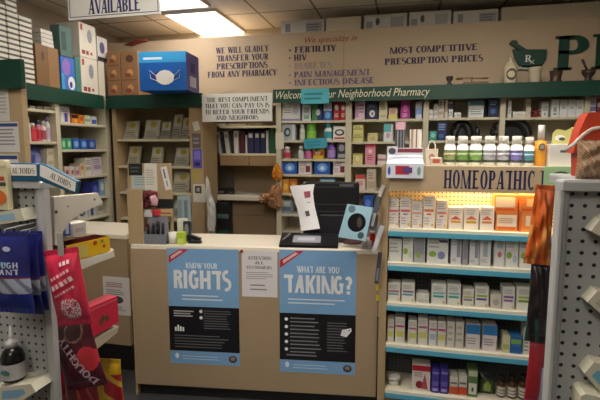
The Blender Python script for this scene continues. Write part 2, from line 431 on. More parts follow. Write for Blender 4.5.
# big raised green word, mostly running out of the frame
mb = MB(); pw = word('PHARMACY', .22, .1); u0, z0 = SOF.px(557, 70); u1 = SOF.u(588, 70); zt = SOF.z(572, 36)
sc = (u1 - u0) / .68; layr(mb, pw[0], pw[1], u0, u0 + pw[1] * sc, z0, zt, -.001, mat('#0c3f2f', .5), .025); mk('raised_letters', mb, SOF, parent=sof)
# raised green mortar and pestle emblem
mb = MB(); GM = mat('#0c3f2f', .5)
def sp_(pts): return [SOF.px(x, y) for x, y in pts]
mb.prism(sp_([(512, 50), (546, 50), (546, 54), (545, 60), (541, 65), (536, 68), (522, 68), (517, 64), (514, 58), (513, 54)]), -.03, -.002, GM)
mb.prism(sp_([(509, 44), (511, 41), (516, 41), (518, 45), (526, 50), (518, 51), (513, 47)]), -.03, -.002, GM)
mb.prism(sp_([(520, 66), (538, 66), (541, 70), (518, 70)]), -.03, -.002, mat('#9bb0a2'))
em = mk('mortar_emblem', mb, SOF, parent=sof)
mb = MB(); lay(mb, word('R', .2, .08), SOF, (525.5, 55, 530.5, 62), -.032, WHITE); a = SOF.px(529.5, 60, -.032); b = SOF.px(533.5, 64, -.032)
for s in (0, 1):
    p, q = ((a[0], a[1]), (b[0], b[1])) if s == 0 else ((b[0], a[1]), (a[0], b[1]))
    mb.prism([(p[0], p[1]), (p[0] + .008, p[1]), (q[0] + .008, q[1]), (q[0], q[1])], -.033, -.032, WHITE)
mk('prescription_mark', mb, SOF, parent=em)

# ------------------------------------------------------------------ cartons on the soffit ledge
def ledge_box(x0, x1, yt, label, col='#c9c7bd', pr=(), v=.12, d=.3):
    u0, u1 = SOF.u(x0, 25, v), SOF.u(x1, 25, v); zt = min(SOF.z((x0 + x1) / 2, yt, v), CEIL - .02)
    mb = MB().rbox(u0, u1, v, v + d, ztop + .0008, zt, mat(col), .004); prints_on(mb, pr, u0, u1, ztop, zt, v)
    mk('storage_carton', mb, SOF, label=label, cat='carton', group='cartons on the soffit ledge')
G1 = (('r', .1, .25, .22, .8, '#8b8c90'), ('r', .58, .2, .95, .8, '#a2a29f'), ('t', .6, .25, .9, .75, '#6d6e72'))
G2 = (('e', .27, .35, .37, .8, '#55565c'), ('r', .05, .2, .2, .6, '#96979a'), ('r', .62, .2, .92, .8, '#a5a5a1'))
ledge_box(281, 324, 20, 'grey printed carton above the written word fertility', pr=G1)
ledge_box(326, 361, 17, 'plain cream carton on the ledge between two printed cartons', '#d6c9b0')
ledge_box(364, 407, 14, 'grey printed carton on the ledge above the word most', pr=G2)
ledge_box(409, 451, 11, 'grey printed carton on the ledge above the word competitive', pr=G2)
ledge_box(453, 498, 10, 'grey printed carton on the ledge beside the long pale box', pr=G1)
ledge_box(501, 640, 3, 'long plain pale box on the ledge above the green emblem', '#c4b99f', v=.1)

# ------------------------------------------------------------------ hanging sign
HS = fr_px(68, 2.9, 160, 2.8); HS = Fr(HS.O, 0); hu = HS.u(68, 18); HS = Fr((HS.O[0] + hu, HS.O[1]), 0)
mb = MB(); zb = HS.z(68, 20.5); u1 = HS.u(160, 12); zt2 = zb + .34
mb.rbox(0, u1, 0, .012, zb, zt2, WHITE, .01)
e = .014; w_ = .004; NM = mat('#2b2f6e')
for a in ((e, u1 - e, zb + e, zb + e + w_), (e, u1 - e, zt2 - e, zt2 - e + w_), (e, e + w_, zb + e, zt2 - e), (u1 - e, u1 - e + w_, zb + e, zt2 - e)): mb.box(a[0], a[1], -.0006, 0, a[2], a[3], NM)
hs = mk('hanging_sign', mb, HS, label='white hanging sign with navy border and the word available', cat='sign')
mb = MB(); zl = HS.z(112, 12.6); h_ = HS.z(112, -2) - zl; layr(mb, *word('AVAILABLE', .24, .1, gap=.12), HS.u(89, 8), HS.u(140, 8), zl, zl + h_, -.001, NM); mk('lettering', mb, HS, parent=hs)
mb = MB()
for a in (.1, u1 - .1): mb.tube([(a, .006, zt2), (a, .006, CEIL)], .003, GREY)
mk('hanging_wire', mb, HS, parent=hs)

# ================================================================== wall shelving behind the counter
zdk = zband
def panel(mb, u0, u1, z0, z1, v0, v1, m): mb.box(u0, u1, v0, v1, z0, z1, m)
fs = thing('wall_shelving', FAC, (0, 0, 0), 'long tan wall shelving with a green band across its top', 'shelving')
uL, uR = FAC.u(276, 120), 3.9
posts = [(276, 281), (345.5, 351.5), (423, 428.5), (499.5, 505), (584, 589), (668, 674)]
PU = [(FAC.u(a, 125), FAC.u(b, 125)) for a, b in posts]
zbb = zband - .125
mk('back_panel', MB().box(uL, uR, .29, .3, 0, zdk, BACKP), FAC, parent=fs)
mb = MB().box(uL, uR, -.10, .22, zdk - .025, zdk, GREEN).box(uL, uR, -.10, -.08, zbb, zdk - .025, GREEN)
val = mk('green_valance', mb, FAC, parent=fs)
mb = MB(); VALF = -.101
x0, x1 = FAC.u(276, 95, VALF), FAC.u(430, 90, VALF); layr(mb, *bword('Welcome to your Neighborhood Pharmacy', .3), x0, x1, zbb + .012, zdk - .018, VALF - .001, mat('#d9d4b4')); mk('lettering', mb, FAC, parent=val)
for i, (a, b) in enumerate(PU):
    mk('upright', MB().box(a, b, 0, .29, 0, zdk - .025, SHELF), FAC, parent=fs)
BAYS = {}
ROWS = [[120.5, 140, 159, 174.5, 194, 215, 233], [119, 141.5, 165, 191, 213], [117.5, 140.5, 165], [117, 141, 165], [112, 137, 160]]
SZ = {}
for i, rows in enumerate(ROWS):
    a, b = PU[i][1], PU[i + 1][0]; xm = (posts[i][1] + posts[i + 1][0]) / 2
    for j, y in enumerate(rows):
        z = FAC.z(xm, y); SZ[i, j] = z
        mk('shelf', MB().rbox(a, b, .004, .29, z - .022, z, SHELF, .003), FAC, parent=fs)

# ================================================================== brochure shelves (facing) and corner shelves (along the wall)
BU = Fr((0, 4.16), 0); LW = Fr((-3.0, 2.9), pi / 2)
zu = (BU.z(150, 94.5) + LW.z(64, 90)) / 2; zv = zu - .13
bx0, bx1 = -2.985, BU.u(203, 150)
bs = thing('brochure_shelving', BU, ((bx0 + bx1) / 2, 0, 0), 'tan shelving of leaflets with wooden end panel and green top band', 'shelving')
mk('back_panel', MB().box(bx0 + .02, bx1 - .06, .34, .35, 0, zu - .02, mat('#8f876f', .7)), BU, parent=bs)
mk('top_board', MB().box(bx0 + .02, bx1, 0, .35, zu - .02, zu, LAM), BU, parent=bs)
mk('green_valance', MB().box(bx0 + .03, BU.u(201, 100, -.04), -.04, -.001, zv, zu, GREEN), BU, parent=bs)
e0, e1 = BU.u(190, 150), bx1
mk('end_panel', MB().box(e0, e1, 0, .34, 0, zu - .02, WOOD), BU, parent=bs)
f0, f1 = BU.u(113.4, 150), BU.u(117.5, 150)
mk('upright', MB().box(f0, f1, 0, .34, 0, zu - .02, WOOD), BU, parent=bs)
BZ = {}
for j, y in enumerate((139, 166, 192.5, 219)):
    BZ[j] = BU.z(155, y); mk('shelf', MB().rbox(f1, e0, .004, .34, BZ[j] - .022, BZ[j], SHELF, .003), BU, parent=bs)

ls = thing('corner_shelving', LW, (.8, 0, 0), 'tan wall shelving with green band along the side wall', 'shelving')
l0, l1 = LW.u(-12, 120), 4.16 - 2.9
mk('back_panel', MB().box(l0, l1, .33, .34, 0, zu - .02, BACKP), LW, parent=ls)
mk('top_board', MB().box(l0, l1, .0, .6, zu - .02, zu, LAM), LW, parent=ls)
mk('green_valance', MB().box(l0, l1 - .045, -.025, -.001, zv, zu, GREEN), LW, parent=ls)
LP = [(LW.u(25, 120), LW.u(28, 120)), (LW.u(56, 120), LW.u(60, 120)), (LW.u(110, 125), l1)]
for a, b in LP: mk('upright', MB().box(a, b, 0, .33, 0, zu - .02, SHELF), LW, parent=ls)
LZA, LZB = {}, {}
for j, y in enumerate((109.5, 141.5, 177)):
    LZA[j] = LW.z(42, y); mk('shelf', MB().rbox(LP[0][1], LP[1][0], .004, .33, LZA[j] - .022, LZA[j], SHELF, .003), LW, parent=ls)
for j, y in enumerate((124, 149.5, 176, 199, 219, 238)):
    LZB[j] = LW.z(86, y); mk('shelf', MB().rbox(LP[1][1], LP[2][0], .004, .33, LZB[j] - .022, LZB[j], SHELF, .003), LW, parent=ls)

# near end partition with its green band
EP = Fr((0, 2.27), 0)
ep1 = EP.u(25, 150); et = EP.z(18, 60); eb = EP.z(18, 89)
pt = thing('end_partition', EP, ((XL + ep1) / 2, 0, 0), 'tall wooden partition covered with notices and topped by a green band', 'partition')
mk('board', MB().box(XL + .01, ep1, 0, .04, 0, et - .01, WOOD), EP, parent=pt)
mk('green_valance', MB().box(XL + .01, EP.u(21, 75, -.03), -.03, -.001, eb, et, GREEN), EP, parent=pt)

# ================================================================== binder niche
NI = Fr((0, 4.56), 0); n0, n1 = bx1 + .005, uL - .005
nb = thing('niche_cabinet', NI, ((n0 + n1) / 2, 0, 0), 'recessed tan cabinet with a binder shelf and a white work ledge', 'cabinet')
NBM = mat('#8a7355', .6, '', .05, 4)
mk('back_panel', MB().box(n0, n1, .4, .41, 0, zband - .13, mat('#a08c6c', .7, '', .04, 3)), NI, parent=nb)
z1, z2 = NI.z(240, 126), NI.z(240, 153.5)
for zz in (z1, z2): mk('shelf', MB().rbox(n0, n1, .0, .4, zz - .022, zz, CREAM, .003), NI, parent=nb)
zz = NI.z(240, 165.5); um = NI.u(249, 160)
mk('cabinet_door', MB().rbox(n0, um - .003, .004, .38, zz, z2 - .024, WOODD), NI, parent=nb); mk('cabinet_door', MB().rbox(um + .003, n1, .004, .38, zz, z2 - .024, WOODD), NI, parent=nb)
zl = NI.z(240, 194.5); mk('work_ledge', MB().rbox(n0, n1, -.1, .4, zl - .05, zl, mat('#cfc6b4', .4), .005), NI, parent=nb)
zm = NI.z(240, 215)
mk('lower_panel', MB().box(n0, n1, .0, .02, zm + .002, zl - .05, NBM).box(n0, n1, .0, .02, .08, zm - .002, NBM).box(n0, n1, .004, .018, zm - .01, zm + .01, BLACK), NI, parent=nb)

# ================================================================== counters
CT = fr_px(127, 3.10, 383, 2.92); cl = CT.u(381, 247) - .014; ZC = 1.10
ct = thing('checkout_counter', CT, (cl / 2, 0, 0), 'tan laminate pharmacy counter with cream top carrying two blue posters', 'counter')
mk('front_panel', MB().rbox(.012, cl, 0, .03, .085, ZC - .03, LAM, .003), CT, parent=ct)
mk('side_panel', MB().box(0, .012, -.003, .43, .0, ZC - .03, WOOD), CT, parent=ct)
mk('counter_top', MB().rbox(0, cl, 0, .44, ZC - .03, ZC, TOPW, .006), CT, parent=ct)
mk('plinth', MB().box(.02, cl, .03, .42, 0, .085, mat('#1c1c1d')), CT, parent=ct)
RC = Fr((0, 3.06), 0); r0, r1 = -2.85, RC.u(129, 300)
rt = thing('return_counter', RC, ((r0 + r1) / 2, 0, 0), 'lower run of tan counter behind the candy rack with black plinth', 'counter')
mk('front_panel', MB().box(r0, r1, 0, .03, .21, ZC - .035, LAM), RC, parent=rt)
mk('counter_top', MB().rbox(r0, r1, -.01, .5, ZC - .035, ZC, TOPW, .006), RC, parent=rt)
mk('plinth', MB().box(r0, r1, .012, .45, 0, .21, mat('#161617')), RC, parent=rt)

# ================================================================== homeopathic fixture
HO = Fr((0, 2.93), 0); h0, h1 = HO.u(380, 250), 1.12; hp = HO.u(387.5, 250)
hz0 = HO.z(480, 192.5); hz1 = HO.z(470, 166); HD = .42
ho = thing('remedy_display', HO, ((h0 + h1) / 2, 0, 0), 'tan display fixture with teal shelf strips headed homeopathic', 'display fixture')
mk('side_panel', MB().box(h0, hp, 0, HD, 0, hz1 + .0, WOOD), HO, parent=ho)
mk('side_panel', MB().box(h1, h1 + .02, 0, HD, 0, hz1, WOOD), HO, parent=ho)
head = mk('header_board', MB().rbox(hp + .0005, h1, -.02, -.004, hz0, hz1, mat('#b8a180', .6, '', .03), .003), HO, parent=ho)
mb = MB(); lay(mb, word('R', .26, .09), HO, (541, 171, 551, 189.5), -.0215, mat('#232350', .6)); lay(mb, word('HOMEOPATHIC', .24, .09, gap=.24), HO, (444, 170.5, 533, 189), -.0215, mat('#232350', .6)); mk('lettering', mb, HO, parent=head)
mk('top_deck', MB().box(hp, h1, 0, HD, hz1 - .03, hz1, CREAM), HO, parent=ho)
hs_y = [(229.5, 228, 234), (266, 263, 269), (307, 304, 310), (350.5, 347, 353), (396, 392.5, 399)]
HZ = [(HO.z(400, a) + HO.z(520, a + 5)) / 2 for a in (228, 263.5, 305, 348, 395.5)]
mk('back_panel', MB().box(hp, h1, .27, .28, HZ[0] - .02, hz1 - .03, mat('#e2d8bc', .6, 'peg', .03)), HO, parent=ho)
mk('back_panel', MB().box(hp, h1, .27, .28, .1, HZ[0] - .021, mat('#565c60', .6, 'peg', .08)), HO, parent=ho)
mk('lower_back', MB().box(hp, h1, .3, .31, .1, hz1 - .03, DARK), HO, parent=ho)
mk('plinth', MB().box(hp, h1, .03, HD, 0, .1, WOODD), HO, parent=ho)
for k, z in enumerate(HZ):
    s = mk('shelf', MB().rbox(hp + .001, h1, .0, .27, z - .026, z, mat('#ddd5bf', .5), .003), HO, parent=ho)
    st_ = MB().box(hp + .003, h1, -.006, -.0006, z - .052, z - .021, mat('#57a9c4', .4)); mk('price_strip', st_, HO, parent=s)
lamp = mk('display_lamp', MB().tube([(hp + .42, .03, hz0 + .02), (h1 - .05, .03, hz0 + .02)], .013, mat('#ffdba8', .5, 'emit', 0, 15.0), 10), HO, parent=ho)

# ================================================================== two gondola racks by the aisle
PEG = mat('#a9acac', .45, 'peg', .04)
RG = Fr((0, 1.05), 0); LG = Fr((0, 1.12), 0)
def rack(fr, ux0, ux1, post, zt, label, inner):
    t = thing('gondola_rack', fr, ((ux0 + ux1) / 2, 0, 0), label, 'store rack')
    a, b, c = post
    mk('peg_panel', MB().box(c - .002 if inner else ux0, ux1 if inner else a + .002, .02, .028, 0, zt - .001, PEG), fr, parent=t)
    if inner:
        mk('upright', MB().rbox(a, b, -.004, .03, 0, zt, GREYW, .003), fr, parent=t)
        mk('inner_post', MB().rbox(b, c, .004, .0195, 0, zt - .001, mat('#9d9fa0', .4), .002), fr, parent=t)
        mk('top_shelf', MB().rbox(a + .05, ux1, .036, .26, zt, zt + .022, mat('#aeb0ae', .4), .004), fr, parent=t)
    else:
        mk('upright', MB().rbox(b, c, -.004, .025, 0, zt, mat('#b9b9b6', .4), .004), fr, parent=t)
        mk('inner_post', MB().rbox(a, b, .0, .0195, 0, zt - .001, mat('#a3a5a5', .4), .002), fr, parent=t)
    mk('top_cap', MB().rbox(ux0, ux1, -.008, .035 if inner else .1, zt, zt + .022, mat('#aeb0ae', .4), .005), fr, parent=t)
    return t
zr = RG.z(575, 190.5); a = RG.u(549.5, 270, .03); b = RG.u(560, 270); c = RG.u(565.5, 270)
rr_ = rack(RG, a, a + .75, (a, b, c), zr, 'grey pegboard rack end beside the hanging orange bag', True)
zl_ = LG.z(25, 188); d = LG.u(54, 250, .025); a2 = LG.u(38, 250); b2 = LG.u(41, 250)
lr_ = rack(LG, d - .75, d, (a2, b2, d), zl_, 'grey pegboard rack end hung with blue candy bags', False)

# ================================================================== goods on the wall shelving
V0 = .03
def W_(i, j, rows, d=.1):
    z = SZ[i, j] + .0008
    for (x0, x1, yt, k, *r) in rows:
        kw = dict(r[-1]) if isinstance(r[-1], dict) else {}
        if isinstance(r[-1], dict): r = r[:-1]
        if k == 'C': carton(FAC, x0, x1, yt, z, V0, kw.get('d', d), r[0], r[1], r[2], kw.get('cat', 'box'), 'boxes on the wall shelving', kw.get('name', 'medicine_box'))
        else: bottle(FAC, x0, x1, yt, z, V0, r[0], r[1], r[2], r[3], 'bottles on the wall shelving', name=kw.get('name', 'medicine_bottle'), capf=kw.get('capf', .25), neck=kw.get('neck', .6), capw=kw.get('capw', .7))
def T(c, a=.15, b=.3, e=.85, f=.6): return ('t', a, b, e, f, c)
def rr(a, b, c, d, col): return ('r', a, b, c, d, col)
def ee(a, b, c, d, col): return ('e', a, b, c, d, col)
W_(0, 0, [(282, 300.5, 102.5, 'C', '#d9d8d2', [rr(0, 0, 1, .12, '#8b7fb2'), ee(.55, .35, .9, .8, '#c9c6cf'), T('#8f8f96', .08, .4, .5, .8)], 'white box with a lilac foot at the start of the top shelf'),
 (302, 311, 105, 'C', '#d6dbd8', [rr(.2, .1, .8, .35, '#7fae9a'), T('#777777', .2, .5, .8, .85)], 'small white box with a pale green patch on the top shelf'),
 (312, 322.5, 104, 'C', '#22386f', [rr(0, 0, .5, 1, '#4e8f4a'), ee(.35, .3, .8, .7, '#d6dfe6')], 'half green half navy box on the top shelf'),
 (323.5, 332, 103, 'C', '#2f64b5', [rr(0, .55, 1, 1, '#cfdbe8'), ee(.2, .1, .8, .5, '#78b4e0')], 'blue box with pale upper half beside two red boxes'),
 (333.5, 339.6, 102, 'C', '#b3262c', [ee(.2, .55, .8, .85, '#e5dcd6'), T('#f0d8d0', .15, .15, .85, .4)], 'red box touching the blue box with pale upper half'),
 (340.4, 346, 102, 'C', '#b3262c', [ee(.2, .55, .8, .85, '#e5dcd6'), T('#f0d8d0', .15, .15, .85, .4)], 'red box touching the shelf divider on the top shelf')])
W_(0, 1, [(282, 295.5, 123.5, 'C', '#a7aeb2', [ee(.15, .2, .65, .75, '#2b3338'), ee(.27, .32, .55, .62, '#aab4b8'), rr(.75, 0, 1, 1, '#c7cccd')], 'grey box with a dark round emblem on the second shelf'),
 (299, 304.5, 124, 'B', '#dedcd2', '#e8e6de', '#c9d3c4', 'slim white bottle beside the green jar'),
 (305.5, 315.5, 123.5, 'B', '#5da22c', '#6fb53a', '#93c94a', 'bright green jar with a green lid', dict(capf=.2, neck=.85, capw=.95, name='supplement_jar')),
 (323.5, 332, 122, 'B', '#d5dcdc', '#4fa7b0', '#3f9ba8', 'white bottle with teal cap and teal label', dict(capf=.3)),
 (333, 346, 126.5, 'C', '#e2dfd6', [ee(.12, .3, .88, .8, '#3a3a40'), ee(.25, .42, .75, .7, '#d8d4cc'), rr(.1, .05, .9, .2, '#b94b4b')], 'white box with a black oval emblem on the second shelf')])
W_(0, 2, [(283, 290, 146.5, 'B', '#d9a9b0', '#e9e4e0', '#c63b57', 'pink bottle with a red label alone at the shelf start'),
 (297.5, 303.5, 146, 'B', '#e6e3dc', '#f0eeea', '#d8dadb', 'plain white bottle beside the pink bottle with white cap'),
 (304.5, 311.5, 146, 'B', '#c77fb0', '#efe7ea', '#d15fa0', 'pink and magenta bottle with a white cap', dict(capf=.3)),
 (313, 323.5, 147, 'C', '#d7b52a', [rr(0, .3, 1, .65, '#a6331f'), ee(.1, .55, .5, .95, '#3a6e35'), T('#f3e9c0', .2, .35, .8, .6)], 'yellow box with a red band on the third shelf'),
 (326, 335.5, 142, 'B', '#7d5aa8', '#8a68b5', '#a98fcb', 'tall purple bottle on the third shelf', dict(capf=.22, neck=.7)),
 (337, 346, 142, 'C', '#2b2d33', [ee(.15, .45, .85, .85, '#8e9298'), rr(.1, .08, .9, .3, '#9a9da2')], 'black and grey box on the third shelf')])
BL = [ee(.2, .18, .85, .8, '#6fa8e6'), ee(.38, .3, .66, .6, '#d8e6f4'), rr(0, .84, 1, 1, '#16306f')]
WM = [rr(.55, .15, .9, .6, '#7b1f3a'), T('#8f7f86', .08, .6, .7, .95), T('#b0a6a8', .08, .15, .45, .5)]
W_(0, 3, [(282, 297, 160.5, 'C', '#2356b0', BL, 'blue box with a bright oval at the start of the fourth shelf'),
 (298.5, 311.5, 160.5, 'C', '#d9d2cf', WM, 'white box with a maroon square between the two blue boxes'),
 (314, 330, 160.5, 'C', '#2356b0', BL, 'blue box with a bright oval above the black monitor'),
 (333, 346, 160.5, 'C', '#d9d2cf', WM, 'white box with a maroon square beside the shelf divider')])
W_(0, 4, [(282.5, 289, 179, 'C', '#d9952f', [ee(.2, .2, .8, .7, '#f0c35a')], 'orange box at the shelf start behind the curved paper'),
 (289.8, 297, 179, 'C', '#d6862a', [ee(.2, .2, .8, .7, '#eeb850'), rr(0, .8, 1, 1, '#b35a1c')], 'orange box with a brown top edge behind the curved paper'),
 (320, 335, 176, 'C', '#2d5f86', [rr(0, .5, 1, .8, '#9cc4d4')], 'low teal blue box peeking over the black monitor')])
W_(0, 5, [(282, 292, 200.5, 'C', '#8f979c', [rr(.1, .2, .9, .5, '#566d80'), T('#d8d8d8', .15, .6, .85, .9)], 'grey blue box low beside the black monitor')])
W_(1, 0, [(355, 365, 100, 'C', '#dcc3cf', [rr(0, .1, .35, .9, '#c58fb0'), T('#8b7a86', .4, .3, .9, .8)], 'pale pink box at the start of the magenta shelf'),
 (366.5, 378, 101, 'C', '#22244e', [ee(.25, .12, .75, .5, '#e0ddd6'), ee(.4, .2, .62, .42, '#8a86a0'), T('#7a7ba8', .2, .65, .8, .85)], 'navy box with a white round emblem'),
 (379, 387.5, 99, 'C', '#d9d3b0', [T('#8d8a64', .2, .45, .8, .8), rr(.15, .08, .85, .22, '#b7c084')], 'tall cream box beside the navy box'),
 (388.5, 397.5, 108, 'C', '#d9b7a0', [rr(0, 0, 1, .4, '#d9d268'), T('#b2655a', .15, .5, .85, .9)], 'short yellow and peach box'),
 (400.5, 410, 100, 'C', '#b3278c', [ee(.25, .35, .75, .75, '#d979bb'), T('#ead0e2', .2, .1, .8, .3)], 'bright magenta box on the top shelf'),
 (415.5, 422, 101.5, 'C', '#c3cfe0', [rr(0, .25, 1, .6, '#7f9ccf'), ee(.2, .6, .8, .9, '#e8ecf0')], 'pale blue box beside the divider past the magenta box')])
W_(1, 1, [(352.5, 363.5, 133.3, 'C', '#cfc77f', [rr(.05, .45, .95, .6, '#9c9b50'), T('#8a8640', .2, .65, .8, .9)], 'yellow box under another yellow box'),
 (367.5, 377.5, 133, 'C', '#d9cf96', [rr(0, .7, 1, .85, '#c5b760'), T('#8e8858', .2, .2, .8, .6)], 'low cream yellow box standing alone'),
 (383.5, 393, 124, 'C', '#d8ddd8', [rr(0, .55, .8, 1, '#5cb3b4'), ee(.25, .2, .7, .5, '#c79fb2')], 'white box with a teal top corner')])
zz = FAC.z(358, 133.3, V0) + .0008
carton(FAC, 352.7, 363.2, 125.2, zz, V0, .1, '#d6cf86', [rr(.05, .45, .95, .6, '#a3a255'), T('#8a8640', .2, .65, .8, .9)], 'yellow box stacked on another yellow box', 'box', 'boxes on the wall shelving', 'medicine_box')
W_(1, 2, [(352.5, 362.5, 153.5, 'C', '#d5c888', [ee(.3, .3, .7, .75, '#e6dcae'), rr(0, .88, 1, 1, '#b59f48')], 'square yellow box beside the pink box'),
 (365, 375.5, 144, 'C', '#d98f9c', [rr(0, .82, 1, 1, '#d3475e'), T('#a44a58', .2, .2, .8, .5), ee(.3, .55, .7, .75, '#efc9cf')], 'tall pink box with a red top edge'),
 (377.5, 386, 154.5, 'C', '#d8c8c4', [rr(0, .4, 1, .6, '#b37f88')], 'low pale box beside the tall pink box'),
 (388.5, 395.5, 151, 'B', '#8cbb4a', '#9cc95a', '#b7d77c', 'lime green bottle low beside the blue display card')])
W_(1, 3, [(355, 365.5, 175, 'C', '#d8c2b8', [rr(0, .75, 1, 1, '#c04638'), T('#b05a4a', .15, .3, .85, .6)], 'white box with a red top behind the monitor'),
 (366.5, 376, 168.5, 'C', '#c9b9a4', [rr(.1, .1, .9, .4, '#b5a188'), T('#8d7a64', .2, .5, .8, .85)], 'tall beige box behind the monitor')])
W_(1, 4, [(363, 373, 195, 'C', '#2a4fa6', [ee(.2, .3, .8, .75, '#5f86d6')], 'blue box behind the light blue square card')])
W_(2, 0, [(428.8, 433, 109.5, 'C', '#dedbd2', [rr(.1, .3, .9, .6, '#b5b2aa')], 'smallest pale box beside the divider of the third bay'),
 (433.5, 438, 104, 'C', '#d9d5cb', [rr(.1, .2, .9, .4, '#a8a49b'), T('#88857d', .1, .5, .9, .8)], 'pale box second smallest in the row of slim pale boxes'),
 (438.5, 444, 96.5, 'C', '#d6cfc0', [rr(.1, .15, .9, .3, '#b39f86'), T('#8a7f70', .15, .4, .85, .8)], 'tallest slim pale box in the row'),
 (444.6, 448, 98.5, 'C', '#cdc6ba', [rr(.1, .3, .9, .5, '#a6957e')], 'thin pale box beside the dark topped box'),
 (448.5, 453, 102, 'C', '#e0dfdd', [rr(0, .55, 1, .9, '#2a2f55'), T('#77788c', .1, .1, .9, .4)], 'slim white box with a dark band'),
 (454, 461, 112.5, 'C', '#d8d6d0', [rr(.1, .3, .9, .6, '#b6b6b4')], 'flat white box lying past the slim boxes'),
 (468.5, 484, 100.5, 'C', '#d9dbd8', [rr(0, .7, 1, 1, '#5f8a9c'), T('#8c9294', .1, .15, .9, .55)], 'wide white box with a blue grey top'),
 (488.5, 499, 95.5, 'C', '#1d2346', [T('#9fb0dc', .15, .55, .85, .8), ee(.2, .15, .7, .4, '#41609e')], 'tall navy box beside a divider on the top shelf')])
W_(2, 1, [(429, 436.5, 131, 'C', '#3f9a86', [ee(.2, .3, .8, .8, '#8fd0bf')], 'small teal green box on the shelf with the black cushions'),
 (437, 447, 120.5, 'C', '#1f2a52', [T('#8fa6d8', .15, .5, .85, .85), ee(.2, .1, .7, .35, '#3e67a6')], 'tall navy box beside the round black cushion')])
W_(3, 0, [(508, 511.5, 100.5, 'C', '#dcdad4', [rr(.1, .2, .9, .5, '#b6b4ae')], 'thin upright white box at the start of the fourth bay'),
 (512.5, 525.5, 111.5, 'C', '#d8d5cc', [rr(.1, .3, .9, .6, '#b9b5a9')], 'flat white box lying in the fourth bay'),
 (526.3, 531, 99, 'C', '#cfc2ad', [rr(.1, .55, .9, .85, '#b09676')], 'slim beige box standing behind the red scissors'),
 (541.5, 548.5, 102, 'C', '#dedbd4', [rr(.1, .4, .9, .75, '#a3a39e'), rr(.4, .1, .6, .3, '#777777')], 'white box with grey print beside the red scissors'),
 (551, 559.3, 99.5, 'C', '#d6d8d4', [rr(.3, .3, .7, .55, '#8f9593'), rr(.3, .12, .7, .22, '#6f7573')], 'white box first in the row of four from the scissors'),
 (559.7, 567.4, 99.5, 'C', '#dddedb', [rr(.2, .45, .8, .6, '#a9adab')], 'white box second in the row of four from the scissors'),
 (567.8, 575.6, 99.5, 'C', '#dddedb', [rr(.2, .45, .8, .6, '#a9adab')], 'white box third in the row of four from the scissors'),
 (576, 583.5, 99.5, 'C', '#dddedb', [rr(.2, .45, .8, .6, '#a9adab')], 'white box last in the row of four, touching the divider')])
W_(4, 0, [(589.5, 596, 97.5, 'C', '#d7d3dc', [rr(0, .1, 1, .4, '#7a6fa0'), T('#82808c', .15, .5, .85, .85)], 'white and purple box in the last bay'),
 (597, 606, 98.5, 'C', '#7c3a3a', [rr(0, .4, 1, .7, '#d6c6bc')], 'dark red box at the edge of the last bay')])
# red scissors lying in the fourth bay
z = SZ[3, 0] + .0008; u = [FAC.u(x, 112, .02) for x in (529, 536, 543)]
mb = MB()
for c_, r_ in ((u[2] - .03, .028), (u[2] - .075, .024)):
    mb.tube([(c_ + r_ * math.cos(a), .05 , z + .033 + r_ * .9 * math.sin(a)) for a in [2 * pi * k / 16 for k in range(17)]], .005, mat('#b3283a', .4))
sc_ = mk('scissors', mb, FAC, label='red handled scissors standing among white boxes', cat='scissors')
mk('blade', MB().tube([(u[2] - .1, .05, z + .026), (u[0], .05, z + .006)], [.008, .003], mat('#b3b5b8', .3, metal=.8)), FAC, parent=sc_)
# black ring cushions on the third bay shelf
def cushion(px, py, rx, ry, tr, z, v, label, a0, a1):
    cu = FAC.u(px, py, v); r = FAC.u(px + rx, py, v) - cu; q = FAC.u(px + tr, py, v) - cu
    hz = FAC.z(px, py - ry, v) - z
    n = 26; pts = []
    for k in range(n + 1):
        a = math.radians(a0 + (a1 - a0) * k / n); pts.append((cu + (r - q) * math.cos(a), v, z + q + max(0, (hz - 2 * q)) * math.sin(a)))
    mb = MB().tube(pts, [q * (.75 if k in (0, n) else 1) for k in range(n + 1)], mat('#17171a', .5), 12)
    o = mk('ring_cushion', mb, FAC, org=(cu, v, z), label=label, cat='cushion')
    mk('middle', MB().prism([(cu + (r - q) * math.cos(math.radians(a)), z + q * .3 + max(0, hz - 2 * q) * math.sin(math.radians(a)) + q * .5) for a in range(0, 181, 12)], v - q * .3, v + q * .4, mat('#141416', .55)), FAC, parent=o)
    mk('seam', MB().tube([(p[0] * 1.0 + 0, v - q * .98, p[2]) for p in pts], .003, mat('#6d6a62', .6), 6), FAC, parent=o)
cushion(462, 130, 12, 10.5, 4.4, SZ[2, 1] + .001, .12, 'small black ring cushion beside the tall navy box', 0, 180)
cushion(511, 130, 22, 14, 5.6, SZ[3, 1] + .001, .1, 'large black arched cushion above the white bottles', 0, 180)
bottle(FAC, 474.5, 480.5, 125, SZ[2, 1] + .0008, .05, '#1b1b1e', '#222226', None, 'black bottle standing between the two black cushions', 'bottles on the wall shelving', name='medicine_bottle')
